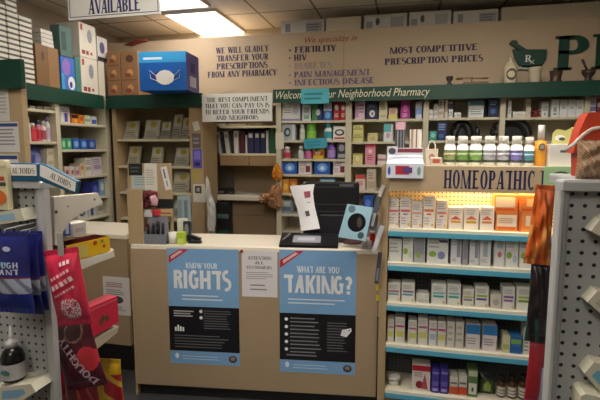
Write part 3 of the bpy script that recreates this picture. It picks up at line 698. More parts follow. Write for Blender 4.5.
# turquoise notes
def note(fr, x0, x1, y0, y1, v, col, label, lines='#2f7f92', name='paper_note', cat='note', group=None, n=2, tilt=0, pr=()):
    u0, zt = fr.px(x0, y0, v); u1, zb = fr.px(x1, y1, v); cu, cz = (u0 + u1) / 2, (zt + zb) / 2; w, h = u1 - u0, zt - zb
    c, s = math.cos(tilt), math.sin(tilt)
    mb = MB(); mb.rbox(-w / 2, w / 2, -.0006, .0006, -h / 2, h / 2, mat(col, .8, '', .02), .001)
    if lines: scrib(mb, -w * .38, w * .38, -h * .3, h * .3, -.0009, mat(lines), n)
    prints_on(mb, pr, -w / 2, w / 2, -h / 2, h / 2, -.0008)
    mb.v = [(cu + a * c - z_ * s, v + b, cz + a * s + z_ * c) for a, b, z_ in mb.v]
    return mk(name, mb, fr, label=label, cat=cat, group=group)
note(FAC, 301, 329, 89, 103.5, -.105, '#54b4bf', 'turquoise note stuck over the green welcome band')
note(FAC, 304, 327, 138.5, 148.5, -.004, '#3fa0b4', 'turquoise note hanging from the shelf of jars', tilt=.05)
note(FAC, 275.5, 284, 132.5, 149, -.004, '#d6cfba', 'cream card clipped to the first shelf post', lines=None)

# things on the green ledge of the wall shelving
zt = zband + .0008
def FB(px): return FAC.u(px, 80, .02)
us = [FB(x) for x in (454, 490, 472, 463)]
mb = MB().rbox(FB(463), FB(488), -.03, .06, zt, zt + .025, mat('#7b5d36', .4), .004).tube([(FB(472), .02, zt + .02), (FB(472), .02, zt + .075)], .006, mat('#8b6a3a', .35))
sc1 = mk('balance_scale', mb, FAC, label='old brass balance scale on the green ledge', cat='scale')
mk('beam', MB().tube([(FB(457), .02, zt + .07), (FB(487), .02, zt + .058)], .005, mat('#8b6a3a', .35)), FAC, parent=sc1)
for x in (459, 485): mk('pan', MB().lathe(FB(x), .02, [(.028, zt + .055), (.03, zt + .062), (.03, zt + .064)], mat('#94733f', .35), 16), FAC, parent=sc1)
def lath(px, prof, m, label, cat, name, seg=20):
    return mk(name, MB().lathe(FB(px), .02, [(r, zt + z) for r, z in prof], m, seg), FAC, (FB(px), .02, zt), label=label, cat=cat)
j = lath(510, [(.05, 0), (.055, .02), (.055, .14), (.045, .165)], mat('#cfc3a2', .4), 'cream apothecary jar with a wreath emblem on the green ledge', 'jar', 'apothecary_jar')
mk('lid', MB().lathe(FB(510), .02, [(.046, zt + .165), (.04, zt + .18), (.015, zt + .2), (.012, zt + .215), (.016, zt + .228), (.004, zt + .24)], mat('#cfc3a2', .4), 18), FAC, parent=j)
mb = MB()
for k in range(16):
    a = 2 * pi * k / 16; mb.disc(FB(510) + .034 * math.cos(a), zt + .08 + .04 * math.sin(a), .009, .012, .02 - .0556 * math.cos(math.asin(min(1, abs(.034 * math.cos(a)) / .0556))) - .0006, mat('#3e3a2c'), 8)
mk('wreath_emblem', mb, FAC, parent=j)
lath(534.5, [(.04, 0), (.048, .02), (.05, .11), (.058, .125), (.058, .135), (.05, .135), (.045, .06)], mat('#c9bda2', .4), 'plain cream mortar cup under the green emblem', 'cup', 'mortar_cup')
lath(555.5, [(.045, 0), (.05, .012), (.042, .03), (.05, .095), (.054, .1), (.047, .1), (.03, .05)], mat('#4b3626', .45), 'small dark brown wooden cup below the green letter', 'cup', 'wooden_cup')
mo = lath(588, [(.03, 0), (.034, .012), (.022, .03), (.05, .07), (.054, .1), (.047, .1), (.02, .05)], mat('#3a2c20', .4), 'dark brown mortar with its pestle leaning out', 'mortar', 'mortar')
mk('pestle', MB().tube([(FB(589), .02, zt + .06), (FB(584.5), .02, zt + .13), (FB(581), .02, zt + .19)], [.014, .009, .012], mat('#33261b', .4)), FAC, parent=mo)
lath(449.5, [(.035, 0), (.035, .01), (.012, .03), (.03, .06), (.03, .085), (.024, .085), (.01, .05)], mat('#33271e', .4), 'small dark goblet beside the balance scale', 'goblet', 'goblet')

# ================================================================== niche contents
zs = NI.z(240, 153.5) + .0008
bind = [(207, 211, 134, '#8fb6bd'), (211.5, 215.5, 133, '#d4d2cc'), (216, 220, 132, '#cfcdc8'), (220.5, 223.5, 132, '#3b3a40'), (224, 228.5, 131.5, '#d6d4ce'), (229, 233, 131, '#26262b'), (233.5, 238.5, 130.5, '#d9d6d0'), (239.3, 244.5, 131, '#4a1f2c'), (245.2, 247, 135, '#d5d0c8'), (247.5, 253.8, 131, '#26284f'), (254.3, 260, 131, '#26284f'), (260.5, 265.5, 131, '#26284f'), (266, 268.5, 130, '#dcdad2'), (269, 275, 129, '#1f5a3c')]
bl = ['pale teal binder leaning at the end of the row', 'white binder leaning on the pale teal binder', 'white binder second along from the pale teal binder', 'thin charcoal binder among the white binders', 'white binder between the charcoal and black binders', 'black binder among the white binders', 'wide white binder beside the maroon binder', 'maroon binder on the niche shelf', 'thin white binder beside the maroon binder', 'navy binder nearest in line to the maroon one', 'navy binder in the middle of the three', 'navy binder touching the thin upright white folder', 'thin white folder beside the green binder', 'dark green binder at the end of the niche shelf']
for k, ((x0, x1, yt, c), l) in enumerate(zip(bind, bl)):
    v = .06; u0, u1 = NI.u(x0, 145, v), NI.u(x1, 145, v); zt_ = NI.z(x0, yt, v)
    sh = -.035 if k < 5 else (-.018 if k == 5 else 0)
    mb = MB().rbox(u0 + .001, u1 - .001, v, v + .24, zs, zt_, mat(c, .5), .004)
    if k in (1, 2, 4, 6, 9, 10, 11): prints_on(mb, [rr(.2, .7, .8, .88, '#8d8d90' if k < 7 else '#d2d0cc')], u0, u1, zs, zt_, v)
    if sh: mb.v = [(a + sh * (z_ - zs) / (zt_ - zs) * .9 + .022, b, z_) for a, b, z_ in mb.v]
    mk('ring_binder', mb, NI, label=l.replace('nearest in line to', 'right up against') if 0 else l.replace('nearest in line to the maroon one', 'first in line after the thin white binder'), cat='binder', group='binders in the niche')
z1_ = NI.z(240, 126) + .0008
for x0, x1, c, l in ((208, 226, '#cfc6ae', 'low cream paper stack under the white notice board'), (228, 246, '#b3a17e', 'low tan paper stack beside the cream stack'), (248, 262, '#8d7a62', 'low brown paper stack on the upper niche shelf')):
    u0, u1 = NI.u(x0, 124, .04), NI.u(x1, 124, .04)
    mb = MB()
    for q in range(5): mb.box(u0 + .006 * R.random(), u1 - .006 * R.random(), .04, .25, z1_ + q * .006, z1_ + q * .006 + .005, mat(c, .8))
    mk('paper_stack', mb, NI, (0.5 * (u0 + u1), .14, z1_), label=l, cat='paper')
# white compliment notice
CS = Fr((0, 4.12), 0)
def board_sign(fr, pxr, v, th, m, name, label, cat='sign', r=.004):
    x0, y0, x1, y1 = pxr; u0, u1 = fr.u(x0, (y0 + y1) / 2, v), fr.u(x1, (y0 + y1) / 2, v); zt, zb = fr.z((x0 + x1) / 2, y0, v), fr.z((x0 + x1) / 2, y1, v)
    return mk(name, MB().rbox(u0, u1, v, v + th, zb, zt, m, r), fr, label=label, cat=cat)
cs = board_sign(CS, (202, 93.5, 272, 121.5), 0, .008, PAPER, 'notice_board', 'white notice about the best compliment hanging over the binder niche')
mb = MB()
for t, b in (('THE BEST COMPLIMENT', (206.5, 97, 267, 101.5)), ('THAT YOU CAN PAY US IS', (205, 103.2, 269, 107.7)), ('TO REFER YOUR FRIENDS', (205, 109.4, 269, 113.9)), ('AND NEIGHBORS', (216, 115.4, 258, 119.6))): lay(mb, word(t, .22, .09), CS, b, -.0008, mat('#33333b'))
mk('lettering', mb, CS, parent=cs)
mb = MB()
for x in (215, 258): mb.tube([(CS.u(x, 94), .004, CS.z(x, 94)), (CS.u(x, 94), .02, zband - .0), (CS.u(x, 94), .29, zband)], .002, GREY)
for i_, x in enumerate((215, 258)):
    mk('hanging_wire', MB().tube([(CS.u(x, 94), .004, CS.z(x, 95)), (CS.u(x, 94), .495, CS.z(x, 90) + .06)], .002, GREY), CS, parent=cs)

# ledge things in the niche
zl_ = zl + .0008
dm = mat('#1b1d22', .4)
mb = MB().rbox(NI.u(214, 193, -.02), NI.u(225.5, 193, -.02), -.02, .2, zl_, NI.z(219, 190, -.02), dm, .01)
pr_ = mk('label_printer', mb, NI, label='black label printer on the white niche ledge', cat='printer')
mk('paper_slot', MB().box(NI.u(216, 193, -.02), NI.u(224, 193, -.02), -.0225, -.0205, zl_ + .02, zl_ + .028, GREY), NI, parent=pr_)
mb = MB().rbox(NI.u(228, 193, 0), NI.u(233, 193, 0), 0, .06, zl_, NI.z(230, 189.5, 0), dm, .006); kb = mk('card_reader', mb, NI, label='small black box beside the label printer on the ledge', cat='device')
mb = MB().disc(NI.u(230.5, 193, 0), zl_ + .02, .008, .008, -.001, GREY, 12); mk('round_button', mb, NI, parent=kb)
# standing dark machine below the ledge
v = -.14; u0, u1 = max(NI.u(215, 215, v), n0 + .006), NI.u(229, 215, v)
mb = MB().rbox(u0, u1, v, v + .1, .0, NI.z(222, 202.5, v), mat('#16181b', .4), .008)
cab = mk('computer_tower', mb, NI, label='black machine standing below the niche ledge behind the counter', cat='computer')
mb = MB().box(u0 + .005, u1 - .005, v - .003, v - .0005, NI.z(222, 218.5, v), NI.z(222, 214, v), mat('#49605c'))
mk('front_strip', mb, NI, parent=cab)
mb = MB().box(u0 + .005, u1 - .005, v - .003, v - .0005, NI.z(222, 240, v), NI.z(222, 230, v), mat('#0f4a33')); mk('green_panel', mb, NI, parent=cab)
# white plastic bag drooping on the end panel edge
def blob(fr, pts, v, d, m, name, label, cat, amp=.01, group=None):
    """crumpled solid with an outline given by (px,py) points"""
    P = [fr.px(x, y, v) for x, y in pts]; n = len(P)
    Q = []
    for i in range(n):
        a, b = P[i], P[(i + 1) % n]
        for k in range(4): t = k / 4; Q.append((a[0] + (b[0] - a[0]) * t, a[1] + (b[1] - a[1]) * t))
    cu = sum(p[0] for p in Q) / len(Q); cz = sum(p[1] for p in Q) / len(Q); N = len(Q)
    vs = []; fs = []; rings = ((1, 0.0), (.9, -.55), (.68, -.85), (.4, -1), (.15, -.98))
    for s_, o in rings:
        for p in Q:
            j = 1 if s_ == 1 else 1 + .12 * (R.random() - .5)
            vs.append((cu + (p[0] - cu) * s_ * j, v + o * d + (0 if s_ == 1 else amp * (R.random() - .5) * 2), cz + (p[1] - cz) * s_ * j))
    for k in range(len(rings) - 1):
        for i in range(N): l = (i + 1) % N; fs.append((k * N + i, k * N + l, (k + 1) * N + l, (k + 1) * N + i))
    b = (len(rings) - 1) * N; fs.append([b + i for i in range(N)])
    vs += [(p[0], v + d * .3, p[1]) for p in Q]; b2 = len(rings) * N
    for i in range(N): l = (i + 1) % N; fs.append((i, l, b2 + l, b2 + i))
    fs.append([b2 + i for i in range(N)])
    mb = MB().add(vs, fs, m, False)
    return mk(name, mb, fr, label=label, cat=cat, group=group)
EDG = Fr((0, 4.13), 0)
blob(EDG, [(206.5, 176), (209, 182), (211, 195), (215, 205), (215.5, 220), (214, 233), (208.5, 233), (208.8, 215), (207.5, 200), (206, 190)], -.03, .04, mat('#c9c6c0', .5), 'plastic_bag', 'white plastic bag hanging at the edge of the wooden end panel', 'bag')
blob(NI, [(259, 197), (263, 193), (270, 194), (272, 186), (279, 184), (282, 190), (281, 198), (283, 206), (276, 209), (270, 207), (266, 203), (260, 202)], -.21, .06, mat('#a97a52', .6), 'paper_bag', 'crumpled brown paper bag at the end of the niche ledge', 'bag', .02)
blob(NI, [(274, 166), (277, 163), (279, 166), (283, 172), (282, 179), (277, 181), (273, 179), (272, 174)], -.21, .04, mat('#d68a2c', .5), 'decoration', 'small orange ornament hanging on the first shelf post', 'ornament', .008)

# ================================================================== leaflets on the brochure shelving
lf = [(0, 123.5, 136.5, 120.5, '#b9b69f', 'leaflet holder with yellow print at the start of the top leaflet shelf'), (0, 143.5, 158, 119.5, '#bebaa3', 'wide leaflet with yellow print second on the top leaflet shelf'), (0, 160, 169.5, 121, '#8f8c7b', 'dull grey leaflet in the middle of the top leaflet shelf'), (0, 171, 180, 113.5, '#aeaba0', 'tall white leaflet pile on the top leaflet shelf'), (0, 180.6, 189, 117, '#b9b6a0', 'leaflet with yellow print touching the wooden end panel, top shelf'),
 (1, 127, 138, 146, '#b7b39c', 'leaflet with yellow print at the start of the second leaflet shelf'), (1, 150, 161, 147, '#b0ad98', 'leaflet with yellow print in the middle of the second leaflet shelf'), (1, 174, 188, 147.5, '#aaa89b', 'sloping white leaflet pile on the second leaflet shelf'),
 (2, 120, 126, 172, '#a9a7a0', 'small white leaflet pile beside the pinned black card'), (2, 172, 188.5, 172, '#b5b2a1', 'wide white leaflet pile on the third leaflet shelf'), (3, 172, 188, 199, '#8f9b93', 'grey green leaflets on the lowest leaflet shelf')]
for j, x0, x1, yt, c, l in lf:
    v = .1; u0, u1 = max(BU.u(x0, yt + 12, v), f1 + .003), min(BU.u(x1, yt + 12, v), e0 - .003); z = BZ[j] + .0008; zt_ = BU.z((x0 + x1) / 2, yt, v)
    mb = MB(); mb.rbox(u0, u1, v, v + .03, z, zt_, mat(c, .6), .002)
    prints_on(mb, [rr(.08, .5, .92, .93, '#c9c5b4'), ee(.35, .6, .8, .9, '#b3a83f'), T('#77746a', .1, .12, .9, .42)], u0, u1, z, zt_, v)
    mb.v = [(a, b + (z_ - z) * .3, z_) for a, b, z_ in mb.v]
    mb.box(u0, u1, v - .012, v - .003, z, z + .03, mat('#9a978a', .4))
    mk('leaflet_holder', mb, BU, label=l, cat='leaflet', group='leaflets on the shelving')
# things stuck to the wooden end panel
note(BU, 193, 199.5, 121.5, 130.5, -.003, '#d8d4c8', 'white slip taped high on the wooden end panel', lines=None, tilt=.25)
note(BU, 192, 201, 133.5, 148, -.003, '#6a6263', 'dark grey card on the wooden end panel', lines='#9a9494')
note(BU, 192.5, 202, 149, 168, -.003, '#5c54b8', 'violet blue card on the wooden end panel', lines=None, pr=[rr(.2, .12, .8, .3, '#23205c'), rr(.15, .45, .85, .9, '#8079d0')])
note(BU, 192.5, 200, 169.5, 181, -.003, '#b7a354', 'mustard yellow tag on the wooden end panel', lines=None)
note(BU, 193, 205.5, 184, 202.5, -.003, '#d6d1c4', 'white card with a dark square picture on the end panel', lines=None, pr=[rr(.15, .5, .7, .9, '#4a4746'), rr(.3, .6, .55, .8, '#b0aba2')])

# ================================================================== goods on the corner shelving
def LC(z, x0, x1, yt, c, pr, l, d=.12, v=.04): carton(LW, x0, x1, yt, z + .0008, v, d, c, pr, l, 'box', 'goods on the corner shelving', 'medicine_box')
for x0, x1, yt, c, l in ((31, 36, 106, '#cfc9b6', 'low cream box high on the first corner bay'), (38, 43, 106.5, '#a89d80', 'low tan box in the middle of the first corner bay'), (45, 51, 107, '#cfc9b6', 'low cream box toward the post of the first corner bay')): LC(LZA[0], x0, x1, yt, c, [rr(.1, .3, .9, .6, '#8e8870')], l)
for x0, x1, yt, c, cp_, lb, l in ((28.5, 31.5, 117, '#d9d6c8', '#e6e3d6', '#cfd3c4', 'slim white bottle at the start of the first corner bay'), (33, 38, 123, '#c32d3c', '#dcd8ce', '#d84450', 'red bottle in the first corner bay'), (38.5, 43, 120, '#d87a88', '#55607a', '#c23a48', 'pink bottle with a grey blue cap'), (43.4, 47.4, 121, '#d9d4ce', '#cfc9c4', '#b65a62', 'white bottle with a rosy label'), (47.2, 51.4, 116.5, '#dbd7d4', '#8d7fb0', '#c5b4c8', 'white bottle with a lilac cap by the post')):
    bottle(LW, x0, x1, yt, LZA[1] + .0008, .05, c, cp_, lb, l, 'goods on the corner shelving', name='lotion_bottle')
for k, (y, l) in enumerate(((167.5, 'lowest white carton in the stack beside the lilac bag'), (158, 'middle white carton in the stack beside the lilac bag'), (148.5, 'topmost white carton in the stack beside the lilac bag'))):
    zb_ = LZA[2] + .0008 if k == 0 else LW.z(51, (0, 167.5, 158)[k], .04) + .001
    carton(LW, 47.5, 55, y, zb_, .04, .14, '#d2cbb4', [rr(.1, .3, .9, .7, '#b7ae94')], l, 'box', 'goods on the corner shelving', 'medicine_box')
cu, cz = LW.px(38.5, 158, .08); w_ = LW.u(47, 158, .08) - LW.u(30, 158, .08); h_ = (LW.z(38, 145, .08) - LZA[2])
pillow_bag(LW, cu - .02, LZA[2] + h_ / 2 + .004, w_ * .75, h_ * .95, 0, .12, .06, lambda s, t: '#8d8fc4' if .35 < t < .75 and .25 < s < .75 else '#4a55a8', 'lilac and blue puffy bag in the first corner bay', 'goods on the corner shelving', 'cotton_bag', nx=14, ny=16)
for x0, x1, yt, c, pr, l in ((60.5, 70, 106.5, '#d5d1cd', [rr(.4, .05, .75, .6, '#5b4a9c'), T('#98949a', .1, .65, .9, .9)], 'white box with a purple stripe at the start of the second corner bay'), (72, 79, 114, '#d67a22', [rr(0, .55, .9, .9, '#231a16'), ee(.3, .1, .8, .5, '#e8a83a')], 'orange box with a black top'), (79.5, 84.5, 115, '#d9852a', [ee(.2, .3, .8, .8, '#c2411f')], 'plain orange box beside the black topped one'), (85, 91, 115.5, '#cdd0b8', [rr(.1, .3, .9, .6, '#7fa07a')], 'pale green and white box in the row of orange boxes'), (91.5, 97, 116.5, '#c7cbd6', [rr(.1, .1, .9, .6, '#3d4fa0')], 'white and blue box in the row of orange boxes'), (99, 104, 117, '#cf5a26', [ee(.1, .3, .9, .9, '#e08a30')], 'red orange box past the white and blue box'), (104.5, 109.5, 116, '#d68a30', [rr(.1, .6, .9, .9, '#9cae4a')], 'orange box with a green edge beside the corner')):
    LC(LZB[0], x0, x1, yt, c, pr, l)
for x0, x1, yt, c, pr, l in ((61.5, 66.5, 138.5, '#3d9a6a', [ee(.2, .2, .8, .8, '#9fd0a8')], 'green box first in the row from the post'), (67, 72, 138.5, '#3f9d6c', [ee(.2, .2, .8, .8, '#a5d4ae')], 'green box second in the row from the post'), (73, 80, 138.5, '#2a5aa8', [ee(.2, .2, .8, .8, '#86b0dc')], 'blue box beside the two green boxes'), (80.5, 88, 139, '#2a5aa8', [ee(.2, .2, .8, .8, '#86b0dc')], 'blue box in the middle of three blue boxes'), (88.5, 96, 139.5, '#2c4a98', [ee(.2, .2, .8, .8, '#7f9bd0')], 'dark blue box beside the yellow ones'), (97.5, 104, 141, '#b9b36a', [rr(.1, .2, .9, .6, '#6c7d3a')], 'yellow green box beside the dark blue box'), (104.5, 109.5, 141.5, '#cdc79a', [rr(.1, .2, .9, .6, '#9a8f50')], 'pale yellow box in the corner of the second corner shelf')):
    LC(LZB[1], x0, x1, yt, c, pr, l)
for x0, x1, yt, c, pr, l in ((65, 70, 166.5, '#cdb5b0', [ee(.2, .2, .8, .7, '#a84a5a')], 'pale pink box first in the low row from the post'), (70.5, 75, 166.5, '#cfc0b8', [ee(.2, .2, .8, .7, '#8a6a70')], 'pale box second in the low row from the post'), (75.5, 80, 166.5, '#c9b0b4', [rr(.1, .2, .9, .6, '#a66a80')], 'pink box third in the low row from the post'), (80.5, 84.5, 163.5, '#d0c0a2', [rr(.1, .5, .9, .8, '#c0843a')], 'cream and orange box on the third corner shelf'), (85, 92, 158, '#d2cdc0', [rr(.1, .3, .9, .5, '#a9a08a'), T('#8a8478', .1, .6, .9, .9)], 'tall white box on the third corner shelf'), (92.5, 102, 157, '#cfc6cc', [rr(.1, .3, .9, .55, '#a88fb0'), T('#8c7f8c', .1, .6, .9, .9)], 'tall lilac white box on the third corner shelf'), (103, 106.5, 168, '#b9b04e', [rr(.1, .3, .9, .6, '#868030')], 'yellow box first of two beside the tall lilac box'), (107, 110, 168.5, '#bfb65a', [rr(.1, .3, .9, .6, '#868030')], 'yellow box second of two beside the tall lilac box')):
    LC(LZB[2], x0, x1, yt, c, pr, l)
for x0, x1, yt, c, pr, l in ((92, 99, 182, '#2f3a92', [ee(.2, .2, .8, .8, '#5f6cc0')], 'deep blue pack on the fourth corner shelf'), (99.5, 105, 179, '#7fa3bd', [ee(.2, .3, .8, .8, '#d0dbe0')], 'light blue pack on the fourth corner shelf'), (105.5, 110, 180, '#4f7fb8', [ee(.2, .1, .8, .6, '#c0d0e0')], 'mid blue pack in the corner of the fourth shelf')):
    LC(LZB[3], x0, x1, yt, c, pr, l)
for x0, x1, yt, c, pr, l in ((78, 88, 206, '#c9c8c2', [ee(.05, .2, .75, .9, '#4b5268'), ee(.25, .35, .6, .7, '#aab0b8')], 'white box with a big dark round picture by the bracket'), (88.5, 97, 204, '#c6c4bf', [rr(.25, .1, .6, .9, '#4a4f78')], 'white box with a navy bar by the bracket'), (97.5, 103.5, 201, '#c2c0b4', [rr(.1, .3, .9, .6, '#9a9788')], 'plain white box beside the teal ones'), (104, 110, 198, '#3c8f96', [rr(.1, .1, .4, .9, '#a6c4bc')], 'teal box in the corner of the fifth shelf')):
    LC(LZB[4], x0, x1, yt, c, pr, l)
for x0, x1, yt, c, pr, l in ((86, 95, 224, '#8d8a78', [rr(.3, .1, .6, .9, '#4f8a94')], 'grey box with a teal bar above the candy tray'), (96, 103, 222, '#b3a98e', [rr(.1, .3, .9, .6, '#8a8068')], 'tan box behind the candy tray'), (103.5, 110, 222, '#bfc3bc', [rr(.1, .3, .9, .6, '#8a9a94')], 'pale grey box in the lowest corner shelf')):
    LC(LZB[5], x0, x1, yt, c, pr, l)

# ================================================================== on top of the shelving
ZT = zu + .0008
def LT(x0, x1, yt, yb, c, pr, l, v=.05, d=.25, name='storage_carton', group='cartons on top of the shelving'):
    zb_ = ZT if yb is None else LW.z((x0 + x1) / 2, yb, v)
    u0, u1 = LW.u(x0, 60, v), LW.u(x1, 60, v); zt_ = LW.z((x0 + x1) / 2, yt, v)
    mb = MB().rbox(u0, u1 - .002, v, v + d, zb_, zt_, mat(c, .6), .003); prints_on(mb, pr, u0, u1, zb_, zt_, v)
    return zt_, mk(name, mb, LW, label=l, cat='carton', group=group)
# piles of flat white cartons
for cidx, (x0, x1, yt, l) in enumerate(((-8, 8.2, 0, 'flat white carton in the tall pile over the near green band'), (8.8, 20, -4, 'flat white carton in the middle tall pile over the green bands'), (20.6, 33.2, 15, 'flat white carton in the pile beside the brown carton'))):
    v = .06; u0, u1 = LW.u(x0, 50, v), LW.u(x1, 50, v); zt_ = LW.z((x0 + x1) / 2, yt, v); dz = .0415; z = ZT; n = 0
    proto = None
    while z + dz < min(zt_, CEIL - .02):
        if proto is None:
            mb = MB().rbox(u0 + .002, u1 - .004, v, v + .3, z, z + dz - .008, mat('#5d594e', .6), .003)  # dark body colour paints in the shade gaps between stacked white cartons
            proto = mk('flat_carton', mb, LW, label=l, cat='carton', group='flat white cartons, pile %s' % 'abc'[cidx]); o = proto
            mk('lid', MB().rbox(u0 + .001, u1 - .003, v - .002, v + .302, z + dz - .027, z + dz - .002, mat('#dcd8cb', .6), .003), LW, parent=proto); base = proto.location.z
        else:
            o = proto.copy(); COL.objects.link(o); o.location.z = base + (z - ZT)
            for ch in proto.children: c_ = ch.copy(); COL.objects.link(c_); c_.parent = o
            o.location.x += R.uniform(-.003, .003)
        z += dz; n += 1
zbk, o = LT(36, 59, 46.5, None, '#8e6b42', [rr(.0, 0, .5, 1, '#7b5a36'), ee(.22, .62, .36, .85, '#5a4028'), rr(.49, 0, .51, 1, '#5f4528')], 'brown cardboard carton under the short pile of flat white cartons')
dz = .035
v = .05
for q in range(4):
    u0, u1 = LW.u(41.5, 40, v), LW.u(66, 40, v); z = zbk + .001 + q * dz
    mb = MB().rbox(u0, u1 - .15 - .004 * q, v + .002, v + .22, z, z + dz - .004, mat('#d2cfc4', .6), .003)
    mk('flat_carton', mb, LW, label='flat white carton in the short pile on the brown carton', cat='carton', group='flat white cartons on the brown carton')
LT(60.5, 74.5, 57.5, None, '#3f6fc0', [ee(.1, .45, .65, .95, '#8f6fc0'), ee(.45, .05, .95, .45, '#dfe2ea'), rr(0, 0, .2, .5, '#3aa0d0'), ee(.55, .1, .75, .3, '#2a2f6a')], 'blue and purple picture box beside the brown carton', d=.12)
LT(75, 80, 58, None, '#3f7a70', [], 'thin teal box between the picture box and the white cartons', d=.12)
zz, o = LT(80.5, 97, 58.5, None, '#d8d2c2', [ee(.45, .45, .75, .85, '#8d939c'), rr(.08, .78, .2, .95, '#a8323a'), rr(.1, .08, .3, .2, '#8c3a40'), rr(.35, .08, .5, .2, '#8c3a40'), rr(.6, .1, .72, .18, '#8c3a40')], 'white printed carton under its twin with red marks')
LT(80.5, 97, 25, None if 0 else 58, '#d8d2c2', [ee(.45, .45, .75, .85, '#8d939c'), rr(.08, .78, .2, .95, '#a8323a'), rr(.1, .08, .3, .2, '#8c3a40'), rr(.35, .08, .5, .2, '#8c3a40'), rr(.6, .1, .72, .18, '#8c3a40')], 'white printed carton stacked on its twin with red marks')
zz, o = LT(98, 104, 61.5, None, '#d3ccb8', [], 'plain white carton under the dark marked carton')
LT(98, 108, 38, 61, '#c9c6c2', [ee(.2, .3, .7, .8, '#4c4a6c'), rr(0, 0, 1, .15, '#2d2d36')], 'white carton with dark purple print on the plain white carton', d=.1)
LT(61, 73, 27, 56.8, '#4f6f68', [rr(.1, .2, .5, .8, '#2d4a48')], 'dull green carton on the blue picture box', v=.06, d=.1)
# brown printed cartons in two columns of three
v = .1; BUV = .1
prev = [ZT, ZT]
for row, yt in enumerate((81.5, 66.5, 51.5)):
    for c_, (x0, x1) in enumerate(((107, 120.4), (121, 138))):
        u0, u1 = BU.u(x0, 70, BUV), BU.u(x1, 70, BUV); zt_ = BU.z(122, yt, BUV)
        mb = MB().rbox(u0, u1 - .002, BUV, BUV + .2, prev[c_] + .001, zt_, mat('#86623f', .6), .003)
        pr = [ee(.3, .25, .75, .75, '#4a2f22')] if (row == 2 and c_) else [ee(.35, .35, .7, .8, '#b98a52'), ee(.2, .25, .6, .55, '#7a3a28'), rr(.1, .05, .9, .14, '#6d4a2c')]
        prints_on(mb, pr, u0, u1, prev[c_], zt_, BUV); prev[c_] = zt_
        lab = [['lower', 'middle', 'upper'][row], ['against the white cartons', 'against the blue mask box'][c_]]
        mk('storage_carton', mb, BU, label='%s brown printed carton in the column %s' % (lab[0], lab[1]), cat='carton', group='brown printed cartons')
# big blue mask box, turned so that one end shows
BX = fr_px(143, 4.28, 189, 4.22)
u1 = BX.u(186.5, 75); zt_ = BX.z(163, 51.5)
mb = MB().rbox(0, u1, 0, .32, ZT, zt_, mat('#1a5fb2', .4), .003)
bb = mk('mask_box', mb, BX, label='large bright blue box picturing a white face mask', cat='box')
mb = MB(); hh = zt_ - ZT
prints_on(mb, [rr(0, .72, 1, 1, '#2f9ad6'), rr(.1, .8, .5, .86, '#cfe4f4'), ('e', .25, .2, .78, .5, '#123f8c')], 0, u1, ZT, zt_, -.0003)
cu, cz = u1 * .55, ZT + hh * .33
mb.poly([(cu + a * u1, -.0022, cz + b * hh) for a, b in ((-.2, .06), (-.1, .17), (0, .2), (.1, .17), (.2, .06), (.17, -.1), (.08, -.17), (0, -.19), (-.08, -.17), (-.17, -.1))], mat('#e4e2da', .6))
for s in (-1, 1):
    mb.tube([(cu + s * .19 * u1, -.003, cz + .05 * hh), (cu + s * .33 * u1, -.003, cz + .2 * hh), (cu + s * .3 * u1, -.003, cz - .02 * hh), (cu + s * .17 * u1, -.003, cz - .08 * hh)], .003, WHITE)
mk('mask_print', mb, BX, parent=bb)
mb = MB().box(u1 + .0003, u1 + .001, .003, .318, ZT + .003, zt_ - .003, mat('#4b4aa0', .4))
mb.box(u1 + .001, u1 + .0015, .08, .24, ZT + .12 * hh, ZT + .4 * hh, mat('#cfd0de')).box(u1 + .001, u1 + .0015, .1, .22, ZT + .5 * hh, ZT + .75 * hh, mat('#2d2a6a'))
mk('end_print', mb, BX, parent=bb)
# red ornament on the soffit corner
blob(SOF, [(124, 45), (130, 42.5), (138, 40), (146, 38.5), (148, 41), (140, 43), (132, 46)], -.01, .03, mat('#8a3a2a'), 'garland', 'reddish garland lying along the upper soffit edge', 'garland', .01)

# notices on the near partition
note(EP, -8, 10, 86, 121, -.002, '#cfccc4', 'pale notice high on the near wooden partition', lines='#aaa79f', n=6)
note(EP, -6, 20, 122, 152, -.002, '#d3d1cc', 'white notice with a blue heading on the near partition', lines='#8c8a92', n=5, pr=[rr(.02, .84, .98, .95, '#34407c')])
note(EP, -6, 19.5, 154, 178, -.002, '#d3d1cc', 'white notice with a navy bar just above the tin sign', lines=None, pr=[rr(.02, .78, .97, .94, '#34407c'), T('#8c8a92', .1, .3, .9, .65)])

